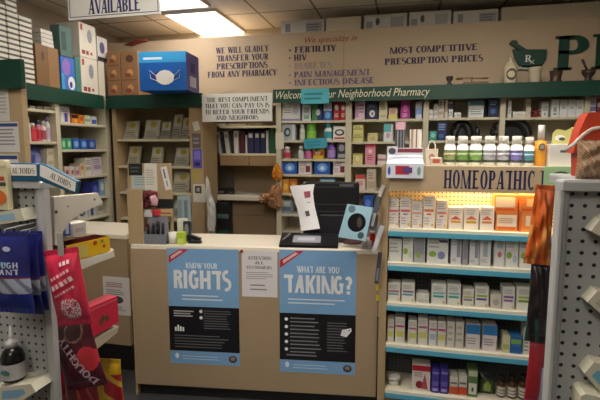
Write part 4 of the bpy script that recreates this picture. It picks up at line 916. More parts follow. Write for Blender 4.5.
# ================================================================== posters and notices on the counter front
PV = -.0015
def poster(x0, x1, yt, yb, label):
    u0, u1 = CT.u(x0, 300, PV), CT.u(x1, 300, PV); zt_, zb_ = CT.z((x0 + x1) / 2, yt, PV), CT.z((x0 + x1) / 2, yb, PV)
    mb = MB().box(u0, u1, PV, -.0003, zb_, zt_, mat('#7fabd4', .4, '', .02))
    return mk('poster', mb, CT, label=label, cat='poster', group='blue posters on the counter'), u0, u1, zb_, zt_
BLK = mat('#17161a', .4); LT_ = mat('#d8e4ee'); PW = mat('#eef0f0')
def poster_body(o, u0, u1, z0, z1, yk0, yk1, bullets, xm):
    mb = MB(); a, b = CT.z(xm, yk0, PV), CT.z(xm, yk1, PV); v = PV - .0004
    mb.poly([(u0, v, b), (u1, v, b), (u1, v, a), (u0, v, a)], BLK); mk('black_panel', mb, CT, parent=o)
    mb = MB(); v -= .0004; w = u1 - u0; g = mat('#8f8f92'); h = a - b
    if bullets:
        for k in range(5):
            z = a - h * (.13 + .16 * k); mb.disc(u0 + .09 * w, z, .012, .012, v, PW, 12); scrib(mb, u0 + .14 * w, u0 + .55 * w, z - .03, z + .02, v, g, 2, .3)
        scrib(mb, u0 + .63 * w, u0 + .9 * w, a - h * .8, a - h * .15, v, mat('#6f6f72'), 11, .3); scrib(mb, u0 + .09 * w, u0 + .6 * w, b + .02, b + .05, v, g, 1, .3)
        q = (u1 - .06, a - h * .36); mb.poly([(q[0] - .04, v, q[1] - .025), (q[0] + .0, v, q[1] - .035), (q[0] + .035, v, q[1] + .01), (q[0] + .03, v, q[1] + .03), (q[0] - .03, v, q[1] + .015)], PW); mb.disc(q[0] + .018, q[1] + .012, .005, .005, v - .0003, BLK, 8)
    else:
        scrib(mb, u0 + .07 * w, u0 + .37 * w, a - h * .24, a - h * .08, v, mat('#b5b5b5'), 3, .5)
        for z_ in (.1, .24): mb.disc(u0 + .46 * w, a - h * z_, .012, .012, v, PW, 12)
        scrib(mb, u0 + .5 * w, u0 + .9 * w, a - h * .5, a - h * .06, v, mat('#6f6f72'), 8, .3); scrib(mb, u0 + .07 * w, u0 + .92 * w, b + h * .06, a - h * .62, v, mat('#6f6f72'), 5, .28)
        for k, hh in enumerate((.03, .045, .035, .03)): mb.poly([(u0 + .08 * w + k * .018, v, a - h * .56), (u0 + .08 * w + k * .018 + .013, v, a - h * .56), (u0 + .08 * w + k * .018 + .013, v, a - h * .56 + hh), (u0 + .08 * w + k * .018, v, a - h * .56 + hh)], PW)
    mk('small_print', mb, CT, parent=o)
    mb = MB(); v = PV - .0004; zc = (z0 + b) / 2
    mb.disc(u0 + .1 * w, zc + .01, .014, .02, v, mat('#e4ecf2'), 12); mb.disc(u1 - .1 * w, zc, .03, .026, v, mat('#3d3f55'), 16); mb.disc(u1 - .1 * w, zc + .004, .018, .014, v - .0003, mat('#9a7f6a'), 12)
    scrib(mb, u0 + .18 * w, u1 - .25 * w, zc - .02, zc + .02, v, mat('#c4dcee'), 2, .25)
    mk('emblem', mb, CT, parent=o)
def banner(o, p):
    v = PV - .0006; P = [CT.px(x, y, PV) for x, y in p]; mb = MB().poly([(a, v, b) for a, b in P], mat('#c1272d'))
    for k in (0, 1):
        f = .35 + .25 * k; A = [P[0][i] + (P[1][i] - P[0][i]) * f for i in (0, 1)]; B = [P[3][i] + (P[2][i] - P[3][i]) * f for i in (0, 1)]
        dx, dz = B[0] - A[0], B[1] - A[1]; L = math.hypot(dx, dz); nx, nz = -dz / L * .004, dx / L * .004
        A = (A[0] + dx * .15, A[1] + dz * .15); B = (B[0] - dx * .15, B[1] - dz * .15)
        mb.poly([(A[0] - nx, v - .0004, A[1] - nz), (B[0] - nx, v - .0004, B[1] - nz), (B[0] + nx, v - .0004, B[1] + nz), (A[0] + nx, v - .0004, A[1] + nz)], mat('#e9c9c5'))
    mk('corner_banner', mb, CT, parent=o)
p1, u0, u1, z0, z1 = poster(168.5, 239, 249, 364.5, 'blue and black poster saying know your rights on the counter front')
poster_body(p1, u0, u1, z0, z1, 307, 351.5, False, 203)
mb = MB(); V1 = PV - .0006
lay(mb, word('KNOW YOUR', .24, .18, False, .1), CT, (186, 263, 217, 268.6), V1, mat('#dfeaf2')); lay(mb, word('RIGHTS', .25, .19, False, .1), CT, (174, 270.5, 230.5, 289), V1, PW)
scrib(mb, CT.u(182, 295), CT.u(224, 295), CT.z(203, 301.5), CT.z(203, 294), V1, LT_, 2, .35); mk('lettering', mb, CT, parent=p1)
banner(p1, [(168.7, 255.5), (168.7, 263), (188.5, 249.3), (179, 249.3)])
p2, u0, u1, z0, z1 = poster(279.5, 356, 250.5, 373.5, 'blue and black poster asking what are you taking on the counter front')
poster_body(p2, u0, u1, z0, z1, 314, 361, True, 318)
mb = MB(); lay(mb, word('WHAT ARE YOU', .24, .18, False, .1), CT, (297, 266.5, 339, 273), V1, mat('#dfeaf2')); lay(mb, word('TAKING?', .25, .19, False, .1), CT, (284, 275.5, 352, 293.5), V1, PW)
scrib(mb, CT.u(288, 300), CT.u(347, 300), CT.z(318, 305.5), CT.z(318, 298), V1, LT_, 2, .35); mk('lettering', mb, CT, parent=p2)
banner(p2, [(280, 260), (280, 268), (304, 251), (296, 251)])
nt_ = note(CT, 241.5, 277.5, 250.5, 297.5, PV, '#e0dcdc', 'white customer notice between the two blue posters', lines=None, name='paper_notice', cat='notice')
mb = MB(); V1 = PV - .0012; im = mat('#5a5560')
for t, b in (('ATTENTION', (248, 256.5, 271, 259.8)), ('ALL', (255, 261.5, 263.5, 264.3)), ('CUSTOMERS', (247, 266, 271.5, 269))): lay(mb, word(t, .22, .1), CT, b, V1, im)
scrib(mb, CT.u(246, 280), CT.u(273, 280), CT.z(259, 279.5), CT.z(259, 271.5), V1, mat('#8a868c'), 4, .3); scrib(mb, CT.u(250, 280), CT.u(268, 280), CT.z(259, 291.5), CT.z(259, 283), V1, mat('#8a868c'), 2, .3)
mk('lettering', mb, CT, parent=nt_)
mk('push_pin', MB().lathe(CT.u(241.5, 251, -.01), -.008, [(.008, CT.z(241, 252.5)), (.011, CT.z(241, 251)), (.006, CT.z(241, 249.5))], mat('#8c3230', .4), 12), CT, label='dark red pin at the corner of the customer notice', cat='pin')
note(RC, 102.5, 131, 276, 316, -.0012, '#d9d5d1', 'white notice with a dark picture low on the return counter', lines=None, name='paper_notice', cat='notice', pr=[T('#a05a66', .12, .72, .75, .86), T('#8e8a8a', .12, .52, .8, .68), ee(.3, .3, .75, .5, '#4b4650'), T('#9a9898', .12, .1, .85, .25)])

# ================================================================== on the counter
zc = ZC + .0008
def cbox(x0, x1, yt, v, d, c, name, label, cat, pr=(), group=None, z=None, r=.004, rough=.5, fr=CT):
    z = zc if z is None else z; u0, u1 = fr.u(x0, yt + 8, v), fr.u(x1, yt + 8, v); zt_ = fr.z((x0 + x1) / 2, yt, v)
    mb = MB().rbox(u0, u1, v, v + d, z, zt_, mat(c, rough, '', .03), r); prints_on(mb, pr, u0, u1, z, zt_, v)
    return mk(name, mb, fr, label=label, cat=cat, group=group)
# wooden display board with pinned cards
BV = .12
u0, u1, um = CT.u(128.5, 200, BV), CT.u(172, 200, BV), CT.u(143, 200, .02)
db = thing('display_board', CT, ((u0 + u1) / 2, BV, ZC), 'wooden display board standing at the end of the checkout counter', 'board')
mk('board', MB().rbox(u0, u1, BV, BV + .02, zc, CT.z(150, 163.5, BV), WOOD, .003), CT, parent=db)
mk('side_wing', MB().rbox(CT.u(128, 200, .02), um, .006, .02, zc, CT.z(135, 189, .02), WOOD, .003), CT, parent=db)
QV = BV - .002
note(CT, 131, 156, 173, 189, QV - .0002, '#b9c4bd', 'pale blue green sheet behind the pinned black card', lines='#93a59d', n=4)
note(CT, 144, 157.5, 163.5, 191, QV - .0025, '#d6d2c4', 'long cream sheet pinned on the wooden display board', lines='#b1ac9c', n=7)
note(CT, 128.5, 142.5, 163.5, 175.5, QV - .004, '#1c201f', 'black card pinned at the corner of the wooden display board', lines='#4c5450', n=2)
note(CT, 162.5, 169.5, 166.5, 190, QV - .004, '#dedad8', 'tilted slim white leaflet on the wooden display board', lines=None, tilt=.2, pr=[rr(.3, .5, .55, .9, '#6a6478'), rr(.4, .15, .6, .4, '#84808c')])
blob(CT, [(140, 196), (142, 191), (150, 190), (157, 192), (158, 199), (154, 206), (145, 209), (141, 205)], BV - .05, .03, mat('#6b2430', .4), 'pouch', 'maroon crinkled pouch hanging on the wooden display board', 'pouch', .012)
blob(CT, [(150, 196), (155, 195), (158, 200), (157, 206), (152, 205)], BV - .085, .02, mat('#d4a9b4', .4), 'wrapper', 'pale pink wrapper in front of the maroon pouch', 'wrapper', .008)
# acrylic organiser with pens
OV = .01
u0, u1 = CT.u(144, 240, OV), CT.u(166, 240, OV); zt_ = CT.z(155, 234.5, OV)
og = thing('pen_tray', CT, ((u0 + u1) / 2, .05, zc), 'grey plastic tray of black pens on the counter end', 'pen tray')
GP = mat('#7e7f86', .3); mk('front_wall', MB().rbox(u0, u1, OV, OV + .006, zc, zt_, GP, .002), CT, parent=og); mk('tray_base', MB().rbox(u0, u1, OV + .0065, .1, zc, zc + .02, mat('#55555c', .4), .002), CT, parent=og)
for k, s in enumerate((u0, u1 - .004)): mk('side_wall', MB().rbox(s, s + .004, OV + .0065, .1, zc + .0205, zt_ + .02, GP, .001), CT, parent=og)
mk('upper_tier', MB().rbox(u0 + .005, u1 - .005, .07, .076, zc + .0205, CT.z(155, 214, .07), mat('#8b8a8e', .35), .002), CT, parent=og)
for k, (x, yt, r) in enumerate(((148.5, 222, .009), (153.5, 223.5, .008), (157.5, 221.5, .012), (162, 223.5, .008), (151, 226, .006))):
    uu = CT.u(x, 225, .045); a = (uu, .045, zc + .021); b = (uu + .004 * (k - 2), .05, CT.z(x, yt, .045))
    o = mk('marker_pen', MB().tube([a, b], r, mat('#141417', .35), 10), CT, org=a, label=['black marker alone at the open end of the pen tray', 'slim black pen beside the thick marker in the tray', 'thickest black marker in the middle of the pen tray', 'black pen beside the tray wall toward the white cup', 'shortest thin black pen in the tray'][k], cat='pen', group='pens in the tray')
    d = [b[i] - a[i] for i in range(3)]
    mk('pen_cap', MB().tube([tuple(a[i] + d[i] * .72 for i in range(3)), tuple(a[i] + d[i] * 1.02 for i in range(3))], r * 1.12, mat('#33333a' if k else '#5a2a30', .3), 10), CT, parent=o)
cbox(156, 173, 199, .065, .003, '#1b1b1e', 'black_card', 'black folded card propped over the pen tray', 'card', z=CT.z(164, 208, .065))
cbox(144, 152, 209.5, .064, .002, '#d8d6d2', 'paper_slip', 'white slip propped beside the red ribbon', 'paper', z=CT.z(148, 217, .064))
blob(CT, [(151, 211), (156, 209), (161, 211), (160, 216), (154, 216)], .06, .015, mat('#c2303c', .5), 'ribbon', 'small red ribbon above the pen tray', 'ribbon', .004)
# striped leaflets above the tray
cbox(160, 172, 209, .064, .002, '#c9a878', 'leaflet', 'tan leaflet propped beside the red ribbon', 'leaflet', z=CT.z(166, 216, .064), pr=[rr(.1, .3, .9, .5, '#8d4a42')])
cbox(161, 170, 222, .106, .01, '#2b2430', 'phone', 'dark phone leaning behind the white pen cup', 'phone', pr=[rr(.15, .1, .85, .9, '#5a5f6a')])
# white pen cup, lime sticky pad, stapler and small boxes
u_ = CT.u(171.5, 240, .015); r_ = (CT.u(176, 240, .015) - CT.u(167, 240, .015)) / 2; zt_ = CT.z(171, 233, .02)
mk('pen_cup', MB().lathe(u_, .015 + r_, [(r_ * .9, zc), (r_, zt_), (r_ * .9, zt_), (r_ * .8, zc + .01)], mat('#e6e3d8', .4), 20), CT, label='small white cup beside the lime sticky pad', cat='cup')
cbox(176.5, 184, 232.5, .02, .05, '#b5cf3a', 'sticky_pad', 'lime green sticky pad block on the counter', 'note pad', pr=[rr(.1, .1, .9, .5, '#d6e070')])
cbox(177, 186, 219, .14, .05, '#dcd8c6', 'small_box', 'cream box behind the lime sticky pad', 'box', pr=[rr(0, 0, 1, .3, '#9bb04a')])
u0, u1 = CT.u(186, 230, .06), CT.u(199, 238, .06)
st = mk('stapler', MB().rbox(u0 + .01, u1 + .01, .06, .1, zc, zc + .018, mat('#15151a', .35), .004), CT, label='black stapler on the counter beside the lime sticky pad', cat='stapler')
mk('stapler_arm', MB().prism([(u0 + .01, zc + .03), (u1 + .005, zc + .02), (u1 + .008, zc + .035), (u0 + .02, zc + .06)], .064, .096, mat('#1b1b20', .3)).box(u0 + .012, u0 + .03, .066, .094, zc + .0181, zc + .034, BLACK), CT, parent=st)
cbox(183, 190, 221.5, .12, .03, '#26282e', 'tape_dispenser', 'dark tape dispenser standing behind the stapler', 'dispenser', pr=[ee(.2, .3, .8, .9, '#7f8488')])
cbox(177, 190, 196, .2, .02, '#8c9a9c', 'leaflet_stand', 'grey green leaflet stand behind the clutter', 'leaflet stand', pr=[rr(.1, .1, .35, .9, '#6f8287'), rr(.55, .1, .8, .9, '#5d7074')])

# monitor seen from behind
MV = .26; u0, u1 = CT.u(303, 210, MV), CT.u(359, 210, MV); zt_ = CT.z(330, 182, MV); zb_ = CT.z(330, 236, MV)
mo = thing('computer_monitor', CT, ((u0 + u1) / 2, MV + .05, ZC), 'black monitor seen from behind on the checkout counter', 'monitor')
zb_ = max(zb_, zc + .03)
mk('back_shell', MB().rbox(u0, u1, MV, MV + .04, zb_, zt_, mat('#131316', .35), .012), CT, parent=mo)
mb = MB(); h = zt_ - zb_; w = u1 - u0
for f in (.9, .58, .45): mb.box(u0 + .03, u1 - .03 - (.05 if f < .6 else 0), MV - .002, MV - .0005, zb_ + h * f, zb_ + h * f + .006, mat('#3c3c40', .3))
mb.box(u0 + w * .65, u1 - w * .1, MV - .002, MV - .0005, zt_ - .03, zt_ - .015, mat('#5d5f62', .3)); mk('vent_ridge', mb, CT, parent=mo)
mk('rear_housing', MB().rbox(u0 + w * .3, u0 + w * .85, MV - .02, MV - .0008, zb_ + .005, zb_ + h * .4, mat('#1b1b21', .4), .01), CT, parent=mo)
mk('stand_foot', MB().rbox(u0 + w * .25, u1 - w * .2, MV - .06, MV + .12, zc, zc + .012, mat('#131316', .4), .004), CT, parent=mo); mk('stand_neck', MB().rbox(u0 + w * .45, u0 + w * .6, MV + .005, MV + .03, zc + .012, zb_, mat('#131316', .4), .004), CT, parent=mo)
# curved white price paper hanging from the monitor
P = [[(289.5, 186), (314.5, 184)], [(293, 196), (313, 193)], [(297, 208), (314.5, 205)], [(299.5, 219), (317, 216)], [(301, 231), (320, 228.5)]]
vs = []; n = 4
VV = [MV - .02, MV - .035, MV - .05, MV - .07, MV - .1]
mb = MB(); FN = 12
def cr(t):
    i = min(int(t * 4), 3); f = t * 4 - i; return [[P[i][s][k] + (P[i + 1][s][k] - P[i][s][k]) * f for k in (0, 1)] for s in (0, 1)], VV[i] + (VV[i + 1] - VV[i]) * f
for lay_ in (0, .001):
    for k in range(FN + 1):
        (A, B), v = cr(k / FN)
        for s in range(5):
            f = s / 4; x, y = A[0] + (B[0] - A[0]) * f, A[1] + (B[1] - A[1]) * f; vv = v - .012 * math.sin(pi * f) + lay_
            u_, z_ = CT.px(x, y, vv); vs.append((u_, vv, z_))
fs_ = []
for L in (0, 1):
    b = L * (FN + 1) * 5
    for k in range(FN):
        for s in range(4): q = b + k * 5 + s; fs_.append((q, q + 1, q + 6, q + 5))
pp = mk('curved_leaflet', MB().add(vs, fs_, mat('#dcd9d8', .6), True), CT, label='long curved white leaflet hanging in front of the black monitor', cat='leaflet')
def onp(f0, f1, t0, t1, c):
    q = []
    for f, t in ((f0, t0), (f1, t0), (f1, t1), (f0, t1)):
        (A, B), v = cr(t); x, y = A[0] + (B[0] - A[0]) * f, A[1] + (B[1] - A[1]) * f; vv = v - .012 * math.sin(pi * f) - .002; u_, z_ = CT.px(x, y, vv); q.append((u_, vv, z_))
    return q
for a_, c_ in (((.55, .85, .18, .33, 0), '#8f3d50'), ((.4, .62, .6, .72, 0), '#4a4a52'), ((.6, .8, .42, .44, 0), '#9a979c')): mk('printed_picture', MB().poly(onp(*a_), mat(c_)), CT, parent=pp)
# signature pad
def wedge(name, x0, x1, v0, v1, h0_, h1_, m, label=None, cat=None, parent=None, dz=0, fr=CT, yp=246):
    u0, u1 = fr.u(x0, yp, v0), fr.u(x1, yp, v0)
    mb = MB().add([(u0, v0, zc + dz), (u1, v0, zc + dz), (u1, v1, zc + dz), (u0, v1, zc + dz), (u0, v0, zc + h0_), (u1, v0, zc + h0_), (u1, v1, zc + h1_), (u0, v1, zc + h1_)], [(0, 3, 2, 1), (4, 5, 6, 7), (0, 1, 5, 4), (1, 2, 6, 5), (2, 3, 7, 6), (3, 0, 4, 7)], m)
    return mk(name, mb, fr, label=label, cat=cat, parent=parent), u0, u1
sp2, u0, u1 = wedge('signature_pad', 279, 338, .004, .15, .018, .075, mat('#17171a', .3), 'black signature pad with a grey screen at the counter edge', 'payment terminal')
w = u1 - u0
def onw(a, b, c, d, o=.0012): return [(u0 + w * f, .004 + .146 * t, zc + .018 + .057 * t + o) for f, t in ((a, b), (c, b), (c, d), (a, d))]
mk('screen', MB().poly(onw(.22, .2, .7, .75), mat('#8d9098', .2)).poly(onw(.3, .35, .6, .6, .002), mat('#a8abb0', .2)), CT, parent=sp2)
mk('stylus', MB().tube([(u0 + w * .05, .03, zc + .045), (u0 + w * .16, .11, zc + .075)], .006, mat('#77737a', .3), 8), CT, parent=sp2)
blob(CT, [(284, 237), (288, 233), (300, 232.5), (306, 236), (305, 240), (290, 241)], .21, .02, mat('#23241f', .5), 'cable_bundle', 'dark coiled cable bundle behind the signature pad', 'cable', .01)
# light blue square card with a dark disc
Fq = fr_px(338, 2.78, 372, 2.83)
c = [Fq.px(x, y) for x, y in ((347.5, 204), (372.5, 207.5), (365, 241), (338.5, 237))]
low = min(p[1] for p in c); dz = (zc - low) if low < zc else 0
c = [(a, b + dz) for a, b in c]
cd = mk('picture_card', MB().prism(c, -.006, .006, mat('#a9d3e4', .35)), Fq, label='light blue square card with a big black disc', cat='card', org=(c[3][0], 0, zc))
mx, mz = sum(p[0] for p in c) / 4, sum(p[1] for p in c) / 4; k_ = abs(c[1][0] - c[0][0])
mk('disc_print', MB().disc(mx + .003, mz, k_ * .36, k_ * .36, -.0066, mat('#17181b', .4), 28).disc(mx + .02, mz - .0, k_ * .1, k_ * .2, -.0072, mat('#54504c', .4), 14).disc(mx - .03, mz + k_ * .52, k_ * .14, k_ * .14, -.0066, mat('#6d8894', .4), 16).disc(mx + .03, mz - k_ * .5, k_ * .13, k_ * .13, -.0066, mat('#4d5f68', .4), 16), Fq, parent=cd)
# clutter between the card and the fixture
blob(CT, [(343, 243.5), (347, 239), (356, 240), (364, 241), (364, 244), (350, 244.5)], .08, .03, mat('#5b3a38', .5), 'wallet', 'dark red folded wallet under the light blue card', 'wallet', .006)
blob(CT, [(362, 250), (361, 243), (366, 239), (372, 241), (372, 250)], .03, .03, mat('#b7b2b0', .3), 'plastic_pouch', 'clear grey plastic pouch beside the red pen case', 'pouch', .01)
bottle(CT, 369.5, 376, 232, zc, .03, '#c4202f', '#c9c6cc', None, 'red pen case standing beside the wooden fixture', name='pen_case', cat='case', capf=.12, neck=.9, capw=.9)
SPF = Fr((h0 - .012, 2.93), 0)
for k, (x0, x1, yt, yb, c, t, l) in enumerate(((377, 380, 184, 214, '#cfc9bd', -.3, 'tilted white strip at the top of the fixture side'), (373, 377, 196, 230, '#5a5d66', -.2, 'dark grey strip tucked by the fixture side'), (377.5, 380.5, 205, 240, '#8b7350', -.12, 'tan strip tucked by the fixture side'), (376, 380, 225, 252, '#c2c4cc', -.3, 'pale grey strip low by the fixture side'), (376.5, 380, 252, 284, '#3d3f48', -.1, 'dark strip hanging at the counter corner'))):
    note(SPF, x0, x1, yt, yb, -.02 - .006 * k, c, l, lines=None, name='leaflet_strip', cat='leaflet', tilt=t, pr=[rr(.2, .1, .8, .5, '#d6d8de' if k % 2 else '#7d7f88')])
note(CT, 376, 381, 284.5, 290.5, PV - .003, '#d9c32e', 'upper yellow sticker at the counter corner', lines=None, name='sticker', cat='sticker'); note(CT, 376, 381, 295, 301, PV - .003, '#d9c32e', 'lower yellow sticker at the counter corner', lines=None, name='sticker', cat='sticker')

# ================================================================== goods on the homeopathic fixture
def H_(k, rows, grp):
    z = HZ[k] + .0008
    for x0, x1, yt, c, pr, l in rows: carton(HO, x0, x1, yt, z, .03, .1, c, pr, l, 'box', grp, 'remedy_box')
def remedy(a, b='#b9b4ae'): return [rr(.08, .52, .92, .6, a), T('#a8a29a', .1, .68, .85, .9), rr(.3, .42, .7, .47, b), T('#b5b0aa', .1, .1, .6, .36), ee(.72, .05, .92, .16, '#d9b24a')]
WB = '#e4dfd8'
H_(0, [(388.6, 399, 198, WB, remedy('#d8747a'), 'white box with a rose stripe touching the wooden post, top lit shelf'), (400, 411, 197.5, WB, remedy('#d4686c', '#8a7fae'), 'white box with a red stripe second from the post, top lit shelf'), (412, 422.5, 201.5, WB, remedy('#e0a07a'), 'shorter white box third from the post, top lit shelf'), (423.5, 435, 196.5, '#ece6dc', remedy('#e0824a', '#d9604a'), 'tallest white box with orange stripe, fourth from the post, top lit shelf'), (436.5, 447, 200.5, WB, remedy('#dc8a62', '#c46a5a'), 'narrow white box fifth from the post, top lit shelf'),
 (448.5, 463, 207.5, '#ece6da', [('g', .1, .45, .9, .62, '#e06a3a'), rr(.15, .3, .85, .4, '#e6a83a'), T('#b9aea2', .1, .65, .8, .9)], 'square white box with orange wedge, first of three alike'), (464, 479, 207, '#ece6da', [('g', .1, .45, .9, .62, '#e0743a'), rr(.15, .28, .85, .4, '#d6b03a'), T('#b9aea2', .1, .65, .8, .9)], 'square white box with orange wedge, middle of three alike'), (480, 494.5, 207, '#ece6da', [('g', .1, .45, .9, .62, '#dd5a3a'), rr(.15, .3, .85, .4, '#e0984a'), T('#b9aea2', .1, .65, .8, .9)], 'square white box with orange wedge beside the orange boxes'),
 (495.5, 518, 212, '#e08a4a', [rr(.06, .25, .94, .85, '#efe2cc'), rr(.1, .1, .9, .2, '#d9622e'), T('#c99a72', .12, .4, .8, .7)], 'orange box with cream front under another orange box'), (519, 541, 212, '#e38f4c', [rr(.3, .3, .9, .8, '#f0dfc0'), rr(0, 0, .1, 1, '#d9622e')], 'orange box behind the hanging orange bag, lower one')], 'boxes on the top lit shelf')
for x0, x1, l in ((494, 518, 'orange box with cream front stacked on its twin'), (519, 541, 'orange box behind the hanging orange bag, upper one')):
    carton(HO, x0, x1, 194.5, HO.z((x0 + x1) / 2, 212, .03) + .0012, .03, .1, '#e8873f', [rr(.06, .25, .9, .85, '#f3e6cf') if x0 < 500 else rr(.35, .3, .9, .75, '#f2c98a'), rr(.1, .08, .9, .18, '#dd5f2a')], l, 'box', 'boxes on the top lit shelf', 'remedy_box')
def leafy(g, p): return [ee(.05, .28, .5, .5, '#8db04a') if g else rr(.55, .25, .9, .9, '#8a8f98'), T('#a3a5a2', .1, .62, .7, .9), ee(.55, .15, .9, .4, p) if g else rr(.1, .1, .5, .2, '#b9bcb8')]
H_(1, [(388.5, 402, 233.5, '#d6d6cf', [rr(0, .82, 1, 1, '#3a3a40'), T('#a9a9a4', .1, .3, .8, .7)], 'white box with a dark top, touching the post, second shelf'), (402.8, 413.5, 234.5, '#dcdcd4', leafy(1, '#c8d0b0'), 'white box with a green leaf, second shelf, beside the dark topped box'), (414, 425.5, 234.5, '#a7a9ac', [rr(.1, .3, .9, .9, '#8e9196'), ee(.2, .15, .6, .4, '#93ae58')], 'grey box on the second shelf beside the green leaf box'), (427, 449, 234, '#d9dad4', [ee(.08, .22, .45, .42, '#86ac44'), ee(.5, .15, .85, .42, '#7f82b4'), rr(.55, .72, .95, .8, '#50506a'), T('#a9aaa8', .08, .5, .6, .9)], 'wide white box with a green leaf and violet spot'), (451, 462, 234.5, '#d3d5d6', leafy(0, '#fff'), 'white box with a grey panel past the wide box'), (462.8, 468.5, 235.5, '#9b9ea4', [rr(.2, .2, .8, .7, '#858890')], 'narrow grey box between two white boxes, second shelf'), (470, 479.5, 235, '#d4d6d6', leafy(0, '#fff'), 'white box with a grey panel past the narrow grey box'), (480, 491.5, 235.5, '#d9dad6', [rr(.3, .3, .7, .85, '#9fb0b8'), T('#a9aaa8', .1, .1, .8, .25)], 'white box with a pale blue panel, second shelf'), (494.5, 505.5, 236, '#d8d8d4', [ee(.3, .3, .7, .5, '#c9707c'), rr(.2, .6, .8, .9, '#a9b4bc')], 'white box with a small pink spot, second shelf'), (506, 519, 236.5, '#dadad4', leafy(1, '#b0b8c8'), 'white box with a green leaf past the pink spot box'), (519.6, 541, 237, '#d8d9d2', leafy(1, '#b8c2b0'), 'white box with a green leaf behind the orange bag')], 'boxes on the second fixture shelf')
def tealy(a, b): return [rr(.1, .5, .9, .6, a), rr(.1, .34, .85, .44, b), T('#aaa79e', .1, .68, .8, .9), ee(.75, .05, .92, .18, '#d4b060')]
H_(2, [(387.5, 400.5, 283, '#d9d7cc', tealy('#b4707c', '#6ab0b0'), 'white box with rose and teal stripes touching the post, third shelf'), (401.3, 415, 283, '#d9d7cc', tealy('#8a6a90', '#5aa4b8'), 'white box with plum and blue stripes, third shelf'), (416, 429, 294, '#cfcdc6', [rr(.1, .2, .9, .4, '#b9b7b0')], 'low plain white box on the third shelf'), (431.5, 446.5, 284, '#d9dbd2', tealy('#7fb8bc', '#3f9f90'), 'white box with teal and green stripes, first of two alike'), (447.2, 461, 284, '#d9dbd2', tealy('#86b4bc', '#4aa888'), 'white box with teal and green stripes, second of two alike'), (462.5, 474, 289.5, '#dad8ca', tealy('#b5b84a', '#6a6f98'), 'shorter white box with olive and slate stripes'), (475, 489, 286.5, '#dad9ce', tealy('#96b43e', '#4a5098'), 'white box with green and navy stripes, third shelf'), (490, 501.5, 294.5, '#c9c3b6', [ee(.2, .2, .8, .7, '#a9a398')], 'torn low box between the striped boxes'), (502.5, 515, 287, '#d9d8d0', tealy('#7a4f86', '#8c5fa0'), 'white box with two purple stripes'), (516.5, 534, 287, '#d9dacc', tealy('#a8c04a', '#7f9a3e'), 'white box with two lime stripes beside the dark hanging bag')], 'boxes on the third fixture shelf')
def slim(a, b='#c8c86a'): return [rr(.08, .62, .92, .7, a), rr(.1, .25, .9, .48, b), T('#b0aca2', .1, .76, .9, .95)]
H_(3, [(387.5, 394, 319, '#d6d2c2', slim('#b07a80'), 'slim cream box touching the post, fourth shelf'), (395, 405, 317.5, '#d6d2c6', slim('#b0486a'), 'slim box with a crimson band, fourth shelf, by the post'), (408, 417, 320.5, '#d8d5cb', slim('#b86a84'), 'slim box with a pink band, first of a close row'), (418, 428, 318, '#d8d5cb', slim('#b0506e'), 'tallest slim box with a pink band in the close row'), (428.8, 437, 321, '#d6d5d0', slim('#a85a78', '#a8b4c4'), 'slim box with a pale blue foot in the close row'), (437.6, 446, 321.5, '#d8d4c8', slim('#b0406a'), 'slim box with a red band before the plain boxes'), (446.8, 455, 321.5, '#cdc9bb', [T('#aaa697', .15, .2, .85, .9)], 'plain cream slim box, first of two alike'), (455.6, 464, 322, '#cdc9bb', [T('#aaa697', .15, .2, .85, .9)], 'plain cream slim box, beside the first blue topped box'), (466, 480.5, 324.5, '#d6cfcc', [rr(0, .62, 1, 1, '#2f79b4'), T('#9c8f90', .1, .2, .85, .5)], 'white box with a blue top beside the slim cream box'), (482.5, 497.5, 325.5, '#d6cfcc', [rr(0, .62, 1, 1, '#2f79b4'), T('#9c8f90', .1, .2, .85, .5)], 'white box with a blue top standing beside the low cream box'), (502.5, 510, 335.5, '#cdcaa6', [rr(.1, .2, .9, .5, '#a8b07a')], 'low cream box beside the blue and green one'), (510.5, 521.5, 336, '#2d6fae', [rr(0, .55, 1, .8, '#7fae5a'), rr(.1, .1, .9, .4, '#225a94')], 'low blue box with a green stripe'), (524, 530.5, 327, '#d8d6ce', [rr(.2, .6, .8, .8, '#4a4a50'), T('#8f8f90', .1, .1, .9, .5)], 'upright white box by the end of the fourth shelf'), (532, 538, 333, '#d8d6ce', [rr(.2, .5, .8, .7, '#4a4a50')], 'small white box at the very end of the fourth shelf')], 'boxes on the fourth fixture shelf')
z = HZ[4] + .0008
jr = lambda: 0
u_, r_ = HO.u(393.5, 385, .05), (HO.u(399.8, 385, .05) - HO.u(387.8, 385, .05)) / 2; zt_ = HO.z(393, 378, .05)
jo = mk('cream_jar', MB().lathe(u_, .05 + r_, [(r_ * .78, z), (r_ * .85, z + .006), (r_ * .9, z + (zt_ - z) * .6)], mat('#d3cfc4', .4), 22), HO, (u_, .05 + r_, z), label='squat white jar alone on the bottom shelf', cat='jar')
mk('lid', MB().lathe(u_, .05 + r_, [(r_, z + (zt_ - z) * .605), (r_, zt_ - .004), (r_ * .93, zt_)], mat('#e0dcd2', .4), 22), HO, parent=jo)
